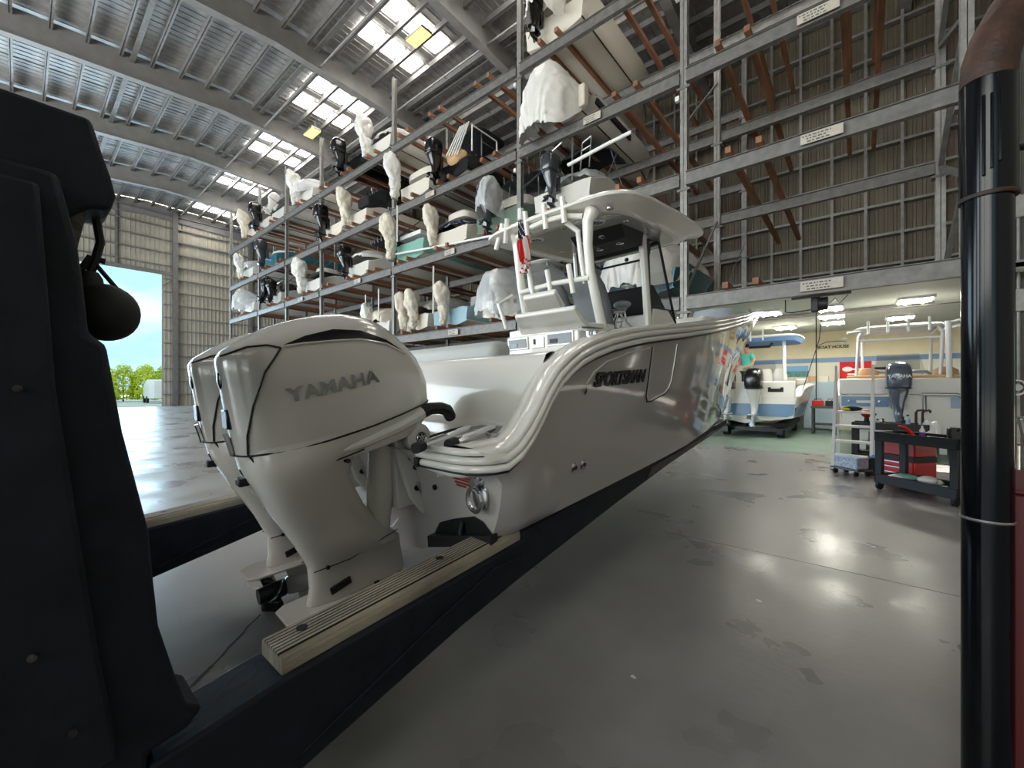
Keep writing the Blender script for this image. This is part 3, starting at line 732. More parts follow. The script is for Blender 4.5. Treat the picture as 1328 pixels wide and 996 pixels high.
def make_engine():
    N = 36; th = [2 * PI * k / N for k in range(N)]
    # lower body: skirt, leg, gearcase
    rr = []
    for z, ya, yf, w_ in ((.95, -.972, .03, .285), (.915, -.97, -.03, .283), (.87, -.967, -.26, .28), (.80, -.95, -.42, .265), (.70, -.905, -.46, .225), (.60, -.865, -.43, .18), (.50, -.81, -.38, .145), (.40, -.76, -.30, .12), (.27, -.705, -.15, .10), (.255, -.70, -.15, .085), (.14, -.70, -.14, .075), (.05, -.72, -.13, .07)):
        ym = (ya + yf) / 2; sh = .14 if z > .7 else .14 * max(0, (z - .3) / .4)
        rr.append([Vector((w_ * math.copysign(abs(math.cos(t)) ** .75, math.cos(t)), ym + (yf - ya) / 2 * math.copysign(abs(math.sin(t)) ** .9, math.sin(t)), z + sh * (ym + (yf - ya) / 2 * math.sin(t) + .95) * (1 if z > .3 else .3))) for t in th])
    b = MB().loft(rr, True, True, True)
    # strut, gearcase torpedo and skeg
    b.loft([[Vector((w_ * math.cos(t), -.38 + d * math.sin(t), z)) for t in th[::3]] for z, w_, d in ((.05, .05, .25), (-.04, .042, .22), (-.12, .045, .2))], True)
    b.lathe([(.015, -.64), (.06, -.60), (.072, -.5), (.075, -.36), (.068, -.2), (.045, -.1), (.012, -.04)], (0, 0, -.13), 16, mat=Matrix(((1, 0, 0), (0, 0, 1), (0, 1, 0))))
    b.prism([(-.55, -.17), (-.24, -.18), (-.38, -.38), (-.5, -.42)], 'x', -.012, .012)
    root = b.build('outboard_motor', m_eng, boat, smooth=42)
    b = MB().prism([(-.13, -.80), (-.09, -.85), (.09, -.85), (.13, -.80), (.14, -.5), (.11, -.2), (-.11, -.2), (-.14, -.5)], 'z', .03, .048)
    b.build('cavitation_plate', m_eng, root, bevel=.006)
    # upper cowling
    zz = [.80, .86, .93, 1.0, 1.08, 1.16, 1.24, 1.32, 1.38, 1.41, 1.44, 1.47, 1.50, 1.525, 1.545, 1.558, 1.566]
    MB().loft([[cowl_pt(z, t) for t in th] for z in zz], True, False, True).build('cowling', m_eng, root, smooth=50)
    # seams
    b = MB()
    for sd in (1, -1):
        b.tube(cowl_curve([(-.99, .93), (-.8, .945), (-.65, .965), (-.4, 1.01), (-.12, 1.075), (.02, 1.1)], sd, .004), .005, 5)
        b.tube(cowl_curve([(-.81, 1.43), (-.88, 1.32), (-.93, 1.17), (-.955, 1.03), (-.955, .94)], sd, .004), .005, 5)
        b.tube(cowl_curve([(-1.015, 1.405), (-.93, 1.44), (-.86, 1.445), (-.81, 1.43)], sd, .004), .0045, 5)
        b.tube(cowl_curve([(-.955, .94), (-.91, .85), (-.78, .845), (-.60, .86), (-.46, .89)], sd, .004), .0045, 5)
    b.build('panel_seam', m_seam, root)
    # black air intakes under the hood
    for sd in (1, -1):
        b = MB()
        lo = [(-.80, 1.44), (-.71, 1.452), (-.57, 1.465), (-.44, 1.472), (-.29, 1.45), (-.18, 1.395)]; hi = [(-.795, 1.445), (-.70, 1.487), (-.56, 1.522), (-.42, 1.517), (-.28, 1.468), (-.175, 1.40)]
        rows = [cowl_curve([(p[0] + (q[0] - p[0]) * f, p[1] + (q[1] - p[1]) * f) for p, q in zip(lo, hi)], sd, .004, 4) for f in (0, .25, .5, .75, 1)]
        b.loft(rows, False)
        b.build('air_intake', m_blackgloss, root, smooth=60)
    for sd in (1, -1): MB().tube(cowl_curve([(-.80, 1.437), (-.71, 1.449), (-.57, 1.461), (-.44, 1.468), (-.29, 1.445), (-.17, 1.39)], sd, .006), .006, 6).build('intake_lip', m_eng, root)
    # lettering on both flanks
    def conf(sd):
        def f(p):
            return Vector((sd * (cowl_x(p.y, p.z) + .003 + abs(p.x)), p.y, p.z))
        return f
    mt = Matrix.Translation((0, -.585, 1.235)) @ Matrix.Rotation(R(9), 4, 'X') @ Matrix(((0, 0, 1, 0), (1, 0, 0, 0), (0, 1, 0, 0), (0, 0, 0, 1)))
    text('maker_lettering', 'YAMAHA', .088, m_chrome, root, mt, .004, .004, 0, 1.12, conf(1), label='chrome letters on the cowling flank', space=1.12)
    # rear details down the aft edge: badge recess, chrome badge plates, clip
    MB().ball((0, -1.012, 1.30), (.045, .012, .05), 12, 8).build('rear_badge', m_blackgloss, root)
    MB().box(-.05, .05, -1.012, -.985, 1.06, 1.155).build('badge_plate', m_blackgloss, root, bevel=.008)
    b = MB(); b.tube([(0, -1.012, 1.04), (0, -1.0, .99), (0, -.99, .93)], .012, 6); b.build('chrome_strip', m_chrome, root); b = MB(); b.tube([(.0, -.96, .86), (0, -.94, .80), (0, -.93, .77)], .012, 6); b.build('chrome_strip', m_chrome, root)
    MB().box(-.035, .035, -.985, -.93, .775, .815).build('tow_clip', m_black, root, bevel=.008)
    # side fairings, bolts, exhaust slots
    for sd in (1, -1):
        MB().obox((sd * .076, -.56, .125), (.014, .12, .045), (R(12), 0, 0)).build('exhaust_slot', m_black, root, bevel=.01)
        MB().obox((sd * .07, -.35, .03), (.014, .03, .06)).build('water_intake', m_black, root)
        MB().cyl((sd * .095, -.63, .262), (sd * .106, -.63, .262), .011, n=8).build('leg_bolt', m_black, root)
        MB().cyl((sd * .24, -.55, .845), (sd * .275, -.55, .845), .012, n=8).build('cowl_bolt', m_black, root)
    b = MB()
    for sd in (1, -1): b.tube([(sd * .09, -.70, .258), (sd * .1, -.5, .262), (sd * .092, -.2, .33)], .003, 4)
    b.build('leg_seam', m_seam, root)
    # propeller
    pr_ = MB().lathe([(.05, -.78), (.056, -.74), (.058, -.66), (.055, -.62)], (0, 0, -.13), 14, mat=Matrix(((1, 0, 0), (0, 0, 1), (0, 1, 0)))).build('propeller', m_black, root)
    for k in range(3):
        b = MB(); rows = []
        a0 = 2 * PI * k / 3 + .4
        for r_, ch, tw in ((.05, .10, 55), (.10, .15, 45), (.15, .17, 38), (.19, .13, 33), (.215, .04, 30)):
            row = []
            for u in (-.5, -.25, 0, .25, .5):
                al = a0 + u * ch / r_ * math.cos(R(tw)) * .9; yy = -.70 + u * ch * math.sin(R(tw))
                row.append(Vector((r_ * math.cos(al), yy, -.13 + r_ * math.sin(al))))
            rows.append(row)
        n_ = len(rows[0]); b.loft(rows, False)
        o = b.build('blade', m_blackgloss, pr_, smooth=60); s_ = o.modifiers.new('thick', 'SOLIDIFY'); s_.thickness = .008
    # clamp bracket, tilt housing, hoses
    br = MB()
    for sd in (1, -1): br.prism([(-.22, .93), (-.10, .98), (.0, .80), (.06, .55), (.05, .41), (-.05, .39), (-.14, .52), (-.2, .74)], 'x', sd * .14 - .02, sd * .14 + .02)
    br.box(-.12, .12, -.2, -.05, .45, .95)
    bo = br.build('clamp_bracket', m_engwhite, root, bevel=.012)
    b = MB()
    for sd in (1, -1):
        for y, z in ((-.12, .80), (-.12, .765), (-.09, .70), (-.05, .79), (-.04, .75), (-.03, .68), (-.09, .57), (-.01, .56)): b.cyl((sd * .158, y, z), (sd * .172, y, z), .019, n=8)
    b.build('bracket_bolt', m_black, bo)['kind'] = 'stuff'
    MB().prism([(-.10, .60), (.02, .64), (.06, .47), (-.02, .42)], 'x', .16, .175).prism([(-.10, .60), (.02, .64), (.06, .47), (-.02, .42)], 'x', -.175, -.16).build('anode', m_alu, root, bevel=.006)
    MB().cyl((0, -.28, .34), (0, -.20, .90), .07, .09, 14).build('swivel_bracket', m_engwhite, root)
    b = MB().cyl((-.15, -.08, .885), (.205, -.08, .885), .085, n=22).lathe([(.085, 0), (.08, .02), (.05, .028)], (.205, -.09, .885), 22, mat=Euler((0, R(90), 0)).to_matrix()); t2 = b.build('steering_housing', m_engwhite, root)
    b = MB(); b.lathe([(.035, .026), (.035, .033)], (.205, -.08, .885), 20, mat=Euler((0, R(90), 0)).to_matrix())
    em = b.build('round_emblem', m_blackgloss, t2)
    b = MB()
    for k in range(3): b.obox((.240, -.08, .885), (.004, .008, .05), (R(60 * k), 0, 0))
    b.tube([(.239, -.08 + .03 * math.cos(a), .885 + .03 * math.sin(a)) for a in np.linspace(0, 2 * PI, 17)], .003, 4, cap=False); b.build('emblem_mark', m_chrome, t2)
    MB().tube([(.255, -.62, .895), (.262, -.45, .925), (.262, -.25, .98), (.25, -.08, 1.035)], [.012, .03, .04, .042], 10).build('hose_sleeve', m_engwhite, root)
    MB().tube([(.25, -.10, 1.028), (.26, -.02, 1.055), (.262, .05, 1.05), (.25, .11, 1.03), (.2, .17, .98)], .038, 10).build('rigging_hose', m_rubber, root)
    MB().tube([(.16, -.02, .84), (.26, .02, .87), (.34, .08, .895), (.36, .16, .90)], .03, 10).build('steering_hose', m_rubber, root)
    MB().obox((.10, -.26, .93), (.2, .2, .08), (0, 0, 0)).build('tilt_gap_shade', m_black, root, bevel=.01)  # black block painted in for the shade in the gap below the cowl
    return root
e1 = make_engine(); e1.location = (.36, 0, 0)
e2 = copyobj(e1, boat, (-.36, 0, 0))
def copy_children(src, dst):
    for ch in list(src.children):
        c_ = copyobj(ch, dst)
        copy_children(ch, c_)
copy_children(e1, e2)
# level: thing > part > sub-part only: grand-children are re-hung one level up
def flatten(root, depth=0):
    for ch in list(root.children):
        for g in list(ch.children):
            for q in list(g.children):
                q.parent = ch
for e_ in (e1, e2):
    for ch in list(e_.children):
        for g in list(ch.children): g.parent = e_
# ---------------- hardtop, legs, console, seats of the white boat
def sq_ring(cx, cy, hx_, hy_, z, e=.42, n=44, front=.0):
    out = []
    for k in range(n):
        t = 2 * PI * k / n; c_, s_ = math.cos(t), math.sin(t)
        y = hy_ * math.copysign(abs(s_) ** e, s_); x = hx_ * math.copysign(abs(c_) ** e, c_)
        if y > 0: x *= 1 - front * (y / hy_) ** 2
        out.append(Vector((cx + x, cy + y, z + .03 * (1 - (x / 1.0) ** 2) - .03)))
    return out
HC = (.04, 2.95)
def hr(f, z, d=0, e=.30): return sq_ring(HC[0], HC[1], .97 * f - d, 1.12 * f - d, z, e, front=.10)
b = MB().loft([hr(.02, 2.84), hr(.6, 2.835), hr(.9, 2.815), hr(.985, 2.79), hr(1, 2.77), hr(.995, 2.752), hr(.98, 2.746), hr(1, 2.735, .14), hr(1, 2.70, .19), hr(1, 2.695, .26), hr(.02, 2.695)], True, True, True)
ht = b.build('hardtop', m_gel, boat, smooth=40)
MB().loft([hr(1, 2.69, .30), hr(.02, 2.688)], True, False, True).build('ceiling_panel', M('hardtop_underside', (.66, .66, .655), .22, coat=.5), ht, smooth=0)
def ring_part(c, r0, r1, name, mat, par, z=.012):
    return MB().lathe([(r0, 0), (r0, -z), (r1, -z * 1.4), (r1, 0)], c, 24).build(name, mat, par)
for x, y in ((.42, 2.28), (-.34, 2.22), (.30, 2.62)):
    sp = MB().lathe([(.085, 0), (.08, -.018), (.06, -.02), (.06, -.012), (.012, -.012)], (x, y, 2.69), 22).build('speaker', m_white, ht)
    b = MB(); b.lathe([(.055, 0), (.055, -.008)], (x, y, 2.682), 18)
    b.build('speaker_cone', m_blackgloss, ht)
    b = MB()
    for k in range(5): b.obox((x + .03 * math.cos(k * 1.256), y + .03 * math.sin(k * 1.256), 2.672), (.05, .008, .004), (0, 0, k * 1.256))
    b.build('speaker_grille', m_alu, ht)
for x, y in ((.62, 2.5), (.55, 3.1), (-.5, 2.9), (.1, 2.15), (.7, 2.05)): ring_part((x, y, 2.69), .035, .025, 'dome_light', m_chrome, ht)
MB().obox((.36, 2.14, 2.685), (.22, .09, .02)).build('dome_lens', m_white, ht, bevel=.02)
eb = MB().add([(-.08, 2.5, 2.69), (.56, 2.5, 2.69), (.56, 3.0, 2.69), (-.08, 3.0, 2.69), (-.06, 2.62, 2.56), (.54, 2.62, 2.56), (.54, 3.0, 2.54), (-.06, 3.0, 2.54)], [(0, 1, 5, 4), (1, 2, 6, 5), (2, 3, 7, 6), (3, 0, 4, 7), (4, 5, 6, 7), (3, 2, 1, 0)]).build('electronics_box', m_black, ht, smooth=0)
for x, y, z in ((.08, 2.57, 2.61), (.30, 2.56, 2.62), (.15, 2.75, 2.555), (.42, 2.72, 2.555)):
    MB().lathe([(.042, .0), (.042, -.016), (.024, -.02), (.02, -.006)], (x, y, z), 16).build('dial', m_chrome, ht)
# legs
def leg(pts, r, n=10): return MB().tube(pts, r, n)
for sd in (1, -1):
    x = .04 + .45 * sd
    lg_ = MB().tube([(x + .02 * sd, 2.14, 1.60), (x + .01 * sd, 2.06, 1.9), (x, 2.0, 2.15), (x, 1.98, 2.4), (x + .01 * sd, 1.98, 2.6), (x + .04 * sd, 2.02, 2.71)], [.05, .048, .046, .046, .055, .075], 12, flat=1.0)
    lg_.build('rear_leg', m_gel, boat)
    MB().tube([(x - .10 * sd, 2.05, 2.05), (x - .11 * sd, 2.02, 2.3), (x - .12 * sd, 2.0, 2.55), (x - .22 * sd, 1.93, 2.66)], .026, 9).build('inner_leg', m_gel, boat)
    MB().tube([(x + .01 * sd, 3.16, 1.50), (x + .01 * sd, 3.13, 2.1), (x, 3.10, 2.71)], [.06, .052, .058], 10, flat=.8).build('front_leg', m_gel, boat)
MB().tube([(-.38, 1.94, 2.66), (-.2, 1.90, 2.70), (.04, 1.89, 2.71), (.28, 1.90, 2.70), (.46, 1.96, 2.66)], .028, 9).build('rod_rail', m_gel, boat)
MB().tube([(-.41, 1.98, 2.08), (.04, 1.97, 2.10), (.49, 1.98, 2.08)], .026, 9).build('lower_rod_rail', m_gel, boat)
for x, tl in ((-.60, -.12), (-.44, -.05), (-.17, 0), (.08, 0), (.31, .0)):
    rh = MB().tube([(x + tl, 1.87 if x > -.5 else 1.95, 2.62), (x - tl * .3, 1.85 if x > -.5 else 1.92, 2.86)], .028, 10)
    rh.build('rod_holder', m_gel, boat)
for x in (-.22, .02, .29): MB().tube([(x + .02, 1.96, 1.96), (x, 1.93, 2.24)], .027, 10).build('rod_holder', m_gel, boat)
MB().tube([(-.43, 1.75, 1.68), (-.50, 1.72, 1.95), (-.46, 1.9, 2.05)], .022, 8).build('grab_rail', m_gel, boat)
# leaning post
lp = MB().box(-.39, .53, 1.70, 2.30, .78, 1.58).box(-.39, .55, 1.74, 2.32, 1.56, 1.645).build('leaning_post', m_gel, boat, bevel=.018)
for x0, x1, z0, z1 in ((-.34, -.10, 1.455, 1.545), (.18, .46, 1.465, 1.56)):
    MB().box(x0 - .02, x1 + .02, 1.685, 1.702, z0 - .02, z1 + .02).build('drawer_frame', m_gel, lp, bevel=.006)
    MB().box(x0, x1, 1.679, 1.688, z0, z1).build('drawer_window', M('drawer_window_glass', (.14, .15, .155), .08) if x0 < 0 else bpy.data.materials['drawer_window_glass'], lp, smooth=0)
    MB().box(x0 + .03, x0 + .12, 1.674, 1.68, z0 + .01, z0 + .05).build('tackle_tray', m_tealblue if x0 < 0 else m_black, lp, smooth=0)
MB().box(-.04, .13, 1.688, 1.701, 1.44, 1.55).build('centre_door', m_gel, lp, bevel=.006)
MB().box(.0, .02, 1.678, 1.69, 1.48, 1.53).build('latch', m_black, lp)
MB().box(.535, .552, 1.8, 2.28, .85, 1.54).build('side_panel', m_gel, lp, bevel=.01)
def panel(q, th, name, mat, par):
    a, b_, c_, d = [Vector(p) for p in q]; nrm = (b_ - a).cross(d - a).normalized() * th
    o = MB().add([a, b_, c_, d, a + nrm, b_ + nrm, c_ + nrm, d + nrm], [(3, 2, 1, 0), (4, 5, 6, 7), (0, 1, 5, 4), (1, 2, 6, 5), (2, 3, 7, 6), (3, 0, 4, 7)]).build(name, mat, par, bevel=.02, seg=3)
    return o
pn = panel([(-.22, 1.76, 1.63), (.62, 1.76, 1.62), (.655, 1.50, 1.775), (-.05, 1.50, 1.785)], .05, 'folding_seat', m_gel, boat)
panel([(-.08, 1.75, 1.83), (.37, 1.75, 1.825), (.44, 1.52, 1.95), (.05, 1.52, 1.955)], .06, 'folding_backrest', m_gel, boat)
b = MB()
for p in ((.60, 1.535, 1.752), (-.03, 1.535, 1.76)): b.ball(p, (.022, .012, .018), 8, 6)
b.build('seat_bumper', m_black, pn)
# helm seats
for x in (.26, -.22):
    st = MB(); rr = []
    for y, z, w_, t_ in ((2.42, 1.62, .22, .07), (2.36, 1.85, .22, .08), (2.30, 2.05, .20, .07), (2.27, 2.16, .15, .05), (2.265, 2.19, .08, .03)):
        rr.append([Vector((x + w_ * math.copysign(abs(math.cos(a)) ** .6, math.cos(a)), y + t_ * math.sin(a), z)) for a in np.linspace(0, 2 * PI, 19)[:-1]])
    s_ = st.loft(rr, True, True, True).build('helm_seat', m_dgrey_seat, boat, smooth=60)
    MB().box(x - .21, x + .21, 2.38, 2.82, 1.50, 1.62).build('seat_cushion', m_dgrey_seat, s_, bevel=.03)
    MB().tube([(x + .22, 2.40, 1.78), (x + .225, 2.62, 1.80)], .022, 8).build('armrest', m_chrome, s_)
MB().ball((.34, 2.86, 1.90), (.10, .10, .045), 16, 8).tube([(.34, 2.86, 1.87), (.33, 2.84, 1.80)], [.06, .03], 10).build('helm_pod', m_grey_seat, boat, smooth=60)
MB().tube([(.30, 2.84, 1.84), (.27, 2.8, 1.70), (.29, 2.78, 1.55)], .02, 8).tube([(.37, 2.84, 1.84), (.39, 2.86, 1.70), (.46, 2.95, 1.58), (.52, 3.0, 1.58)], .013, 8).build('helm_pod_frame', m_chrome, boat)
b = MB(); b.tube([(.1 + .17 * math.cos(a), 2.98 + .05 * math.sin(a), 1.72 + .16 * math.sin(a)) for a in np.linspace(0, 2 * PI, 21)], .014, 7, cap=False)
for a in (0, 2.1, 4.2): b.tube([(.1, 3.0, 1.72), (.1 + .17 * math.cos(a), 2.98 + .05 * math.sin(a), 1.72 + .16 * math.sin(a))], .01, 6)
b.build('steering_wheel', m_chrome, boat)
# console
cs = MB().prism([(3.02, .78), (4.05, .78), (4.05, 1.56), (3.65, 1.86), (3.22, 1.86), (3.16, 1.62), (3.02, 1.56)], 'x', -.46, .54).build('console', m_gel, boat, bevel=.025)
MB().prism([(3.155, 1.80), (3.155, 2.12), (3.30, 2.14), (3.60, 1.88), (3.55, 1.80)], 'x', -.44, .52).build('dashboard', M('matt_black_dash', (.03, .03, .032), .7, spec=.2), cs, bevel=.015)
MB().tube([(.545, 3.1, 1.0), (.545, 3.1, 1.52)], .005, 5).tube([(.545, 3.18, 1.0), (.545, 3.18, 1.52)], .005, 5).build('console_seam', m_seam, cs)
for sd in (1, -1):
    x = .04 + .485 * sd
    MB().add([(x, 3.17, 1.86), (x, 3.17, 2.64), (x, 3.44, 2.66), (x, 3.88, 1.62), (x, 3.6, 1.86)], [(0, 1, 2, 3, 4)]).build('side_glass', m_glass, cs, smooth=0)
    MB().add([(x + .004 * sd, 3.17, 1.6), (x + .004 * sd, 3.17, 1.87), (x + .004 * sd, 3.80, 1.87), (x + .004 * sd, 3.92, 1.58)], [(0, 1, 2, 3)]).build('side_black_panel', m_blackgloss, cs, smooth=0)
    MB().tube([(x, 3.17, 1.6), (x, 3.17, 2.64), (x, 3.46, 2.66), (x, 3.92, 1.58)], .016, 6).build('glass_frame', m_black, cs)
MB().add([(-.44, 3.92, 1.60), (.52, 3.92, 1.60), (.50, 3.46, 2.66), (-.42, 3.46, 2.66)], [(0, 1, 2, 3)]).build('windshield', m_clearglass, cs, smooth=0)
MB().tube([(-.44, 3.47, 2.65), (.52, 3.47, 2.65)], .03, 6).tube([(-.36, 3.40, 2.64), (-.34, 3.42, 2.54), (-.26, 3.43, 2.49), (.34, 3.43, 2.49), (.42, 3.42, 2.54), (.44, 3.40, 2.64)], .014, 7).build('windshield_rail', m_black, cs)
MB().ball((.12, 3.42, 2.53), (.03, .02, .025), 8, 6).build('hook', m_black, cs)
# limp flag
NX, NZ = 20, 30; vs = []; fs = []; mi = []
for j in range(NZ + 1):
    v = j / NZ; wdt = ip(v, [0, .3, .45, .8, 1], [.055, .085, .15, .15, .10])
    for i in range(NX + 1):
        u = i / NX - .5
        fold = .03 * math.sin(u * 15 + v * 2) * (.4 + v)
        vs.append((-.215 + u * wdt + .035 * max(0, v - .3) + (.02 if v > .9 else 0) * math.sin(i), 1.835 + fold, 2.80 - v * .56 + .05 * abs(u) * v + .03 * v * u * 2))
for j in range(NZ):
    for i in range(NX):
        fs.append((j * (NX + 1) + i, j * (NX + 1) + i + 1, (j + 1) * (NX + 1) + i + 1, (j + 1) * (NX + 1) + i))
        v = j / NZ
        if v < .36: m_ = 2 if (i * 2 + j * 3) % 5 else 1
        elif v < .78: m_ = 0 if (i // 3) % 2 == 0 else 1
        else: m_ = 0 if (i * 7 + j * 3) % 11 < 3 else 1
        mi.append(m_)
f_ = MB(); f_.v = vs; f_.f = fs; f_.mi = mi
f_.build('flag', [m_flagred, m_flagwhite, m_flagblue], boat, smooth=80, label='limp red, white and starred blue flag hung from a rod holder')
MB().tube([(-.215, 1.83, 2.78), (-.215, 1.84, 2.90)], .032, 8).build('flag_wrap', m_white, boat)
MB().tube([(-.02, 2.6, 2.69), (-.05, 2.58, 2.5), (-.02, 2.55, 2.2), (0.0, 2.5, 2.0)], .009, 6).build('hanging_cord', m_black, boat)

# ================================================================== forks of the forklift and its black carriage
SL = .08
def fork(xc, label):
    t = thing('lift_fork', label, 'fork', (xc, 0, 0))
    top = lambda y: .57 + SL * (y - .55)
    # blade: tapering towards the tip
    bl = MB().prism([(.22, .52), (.30, top(.30) - .02), (.55, top(.55)), (6.4, top(6.4)), (6.45, top(6.4) - .05), (6.15, .985), (4.2, .79), (2.9, .63), (1.75, .47), (1.33, .40), (.56, .23), (.3, .10), (.18, .05)], 'x', -.115, .105)
    bl.build('blade', m_fork, t, bevel=.012)
    MB().prism([(3.5, .72), (3.6, top(3.6) - .01), (6.39, top(6.39) - .01), (6.14, .99), (4.2, .795)], 'x', .105, .1075).build('worn_side', m_forkworn, t, smooth=0)
    MB().tube([(.107, .6, .30), (.11, 1.2, .50), (.11, 1.55, .60), (.107, 1.8, .585)], .005, 5).build('weld_bead', m_fork, t)
    # heel and shank
    sh = [(.22, .55), (.30, .565), (.34, .60), (.30, .63), (.28, .70), (.24, .87), (.23, .99), (.22, 1.13), (.17, 1.39), (.14, 1.61), (.11, 1.63), (.10, 1.76), (.09, 1.85), (.06, 2.0), (-.5, 2.0), (-.5, .05), (.18, .05)]
    MB().prism(sh, 'x', -.115, .10).build('shank', m_fork, t, bevel=.015)
    # timber-look grooved bunk lying on the blade
    wd_ = MB(); prof = []
    w_ = .085; z0, z1 = .0, .058
    prof = [(-w_, z0), (-w_, z1 - .012)]
    for k in range(7):
        a = -w_ + .012 + k * (2 * w_ - .04) / 7
        prof += [(a, z1), (a + .0135, z1), (a + .014, z1 - .008), (a + .0195, z1 - .008)]
    prof += [(w_ - .02, z1), (w_ - .006, z1 - .01), (w_, z1 - .026), (w_, z0)]
    rr = []
    for y in (.55, 1.1, 1.78): rr.append([Vector((a - .005, y, top(y) + c_)) for a, c_ in prof])
    wd_.loft(rr, True, True, True)
    npf = len(prof)
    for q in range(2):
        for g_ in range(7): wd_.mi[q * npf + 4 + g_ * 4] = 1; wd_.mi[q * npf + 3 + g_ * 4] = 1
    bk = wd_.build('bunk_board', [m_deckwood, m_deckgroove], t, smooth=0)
    MB().prism([(1.785, top(1.785) - .02), (1.785, top(1.785) + .05), (6.3, top(6.3) + .05), (6.3, top(6.3) - .02)], 'x', -.10, .104).build('bunk_pad', m_fork, t, bevel=.008)  # added black pad, stands in for the board lying in the hull's shade
    b = MB()
    for y in (.66, 1.30): b.lathe([(.02, 0), (.02, .002)], (-.03, y, top(y) + .0585), 12)
    b.build('bolt_hole', m_black, bk)
    return t
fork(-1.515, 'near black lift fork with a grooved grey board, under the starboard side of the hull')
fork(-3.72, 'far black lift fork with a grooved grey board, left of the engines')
ca = thing('lift_carriage', 'huge black steel forklift carriage with the bumper ball hanging on it', 'forklift', (-1.5, 0, 0))
MB().prism([(.12, 2.18), (-.03, 2.18), (-.6, 2.15), (-.6, 1.8), (.06, 1.9), (.12, 1.955), (.155, 1.96), (.165, 2.0), (.155, 2.05), (.14, 2.10)], 'x', -.14, .02).build('upper_block', m_fork, ca, bevel=.012)
MB().prism([(-.6, 1.95), (.03, 1.95), (.055, 1.5), (.12, .9), (.16, .6), (-.6, .6)], 'x', .09, .13).build('side_plate', m_fork, ca, bevel=.01)
MB().box(-3.0, -.12, -.55, -.12, 1.75, 2.1).box(-3.0, -.12, -.55, -.12, .3, .8).build('cross_beam', m_fork, ca, bevel=.01)
for x in (-.55, -2.2): MB().box(x - .12, x + .12, -.9, -.56, 0.0, 5.0).build('mast_channel', m_fork, ca)
MB().prism([(.05, 1.965), (.116, 1.965), (.094, 1.84), (.05, 1.80)], 'x', -.1, .01).build('worn_bracket', m_forkworn, ca, smooth=0)
for z, y in ((.92, .02), (1.5, .0), (.45, .3), (.72, .08)): MB().cyl((.13, y, z), (.14, y, z), .008, n=8).build('bolt_head', m_forkworn, ca)
fe = thing('rubber_bumper', 'round black rubber bumper ball tied with rope to the carriage', 'bumper', (-1.59, .155, 1.709))
MB().ball((0, 0, 0), (.076, .074, .078), 24, 14).build('ball', m_rubber, fe, smooth=80)
MB().lathe([(.03, .0), (.026, .03), (.018, .045)], (0, -.03, .06), 12).build('neck', m_rubber, fe)
MB().tube([(0, -.03, .10), (0, -.02, .14), (0, -.01, .19), (0, -.02, .27)], .010, 7).tube([(0, -.02, .13), (0, .03, .06)], .006, 6).tube([(0, -.025, .14), (0, -.08, .07)], .008, 6).tube([(0, -.05, .10), (0, -.03, .145), (0, .0, .14)], .008, 6).build('rope', m_rubber, fe)
# ================================================================== black pipe and dark red panel at the right edge
d = 1.5
po = thing('black_pipe', 'thick glossy black pipe with a rusty bend on top, before the carts', 'pipe', (.352, 2.254, 0))
MB().cyl((0, 0, 0), (0, 0, 2.186), .066, n=28).build('lower_pipe', m_poleblack, po)
up = MB().cyl((.002, .002, 2.186), (.002, .002, 2.60), .0735, n=28).build('sleeve', m_poleblack, po)
pts = [Vector((.002, .002, 2.60)), Vector((.006, .004, 2.68)), Vector((.03, .02, 2.77)), Vector((.07, .05, 2.86)), Vector((.13, .1, 2.96)), Vector((.22, .17, 3.06)), Vector((.36, .28, 3.2))]
MB().tube(pts, .073, 24).build('rusty_bend', m_rust, po, smooth=60)
MB().lathe([(.0745, 2.182), (.0758, 2.185), (.0758, 2.194), (.0745, 2.197)], (.002, .002, 0), 28).build('rust_ring', M('black_and_rust', (.28, .15, .09), .6, 0, 1, 14, rgb2=(.04, .04, .045)), po)
MB().lathe([(.067, 1.025), (.07, 1.03), (.067, 1.035)], (0, 0, 0), 28).build('wire_band', m_alu, po)
MB().tube([(.06, .05, 2.37), (.10, .08, 2.372)], .012, 8).build('stub', m_poleblack, po)
b = MB()
for q in (-.02, 0.0, .02): b.tube([(q, -.074, 2.27 + q), (q, -.074, 2.53)], .005, 6)
b.build('pipe_weld', m_poleblack, po)
rp = thing('red_cabinet', 'dark red steel cabinet standing behind the black pipe', 'cabinet', (.42, 2.42, 0), (0, 0, R(-8)))
MB().box(.0, .9, 0, .6, 0, 1.105).build('body', m_redpanel, rp, bevel=.012)
MB().box(-.006, .91, -.01, .61, 1.105, 1.12).build('top_plate', m_redpanel, rp, bevel=.004)
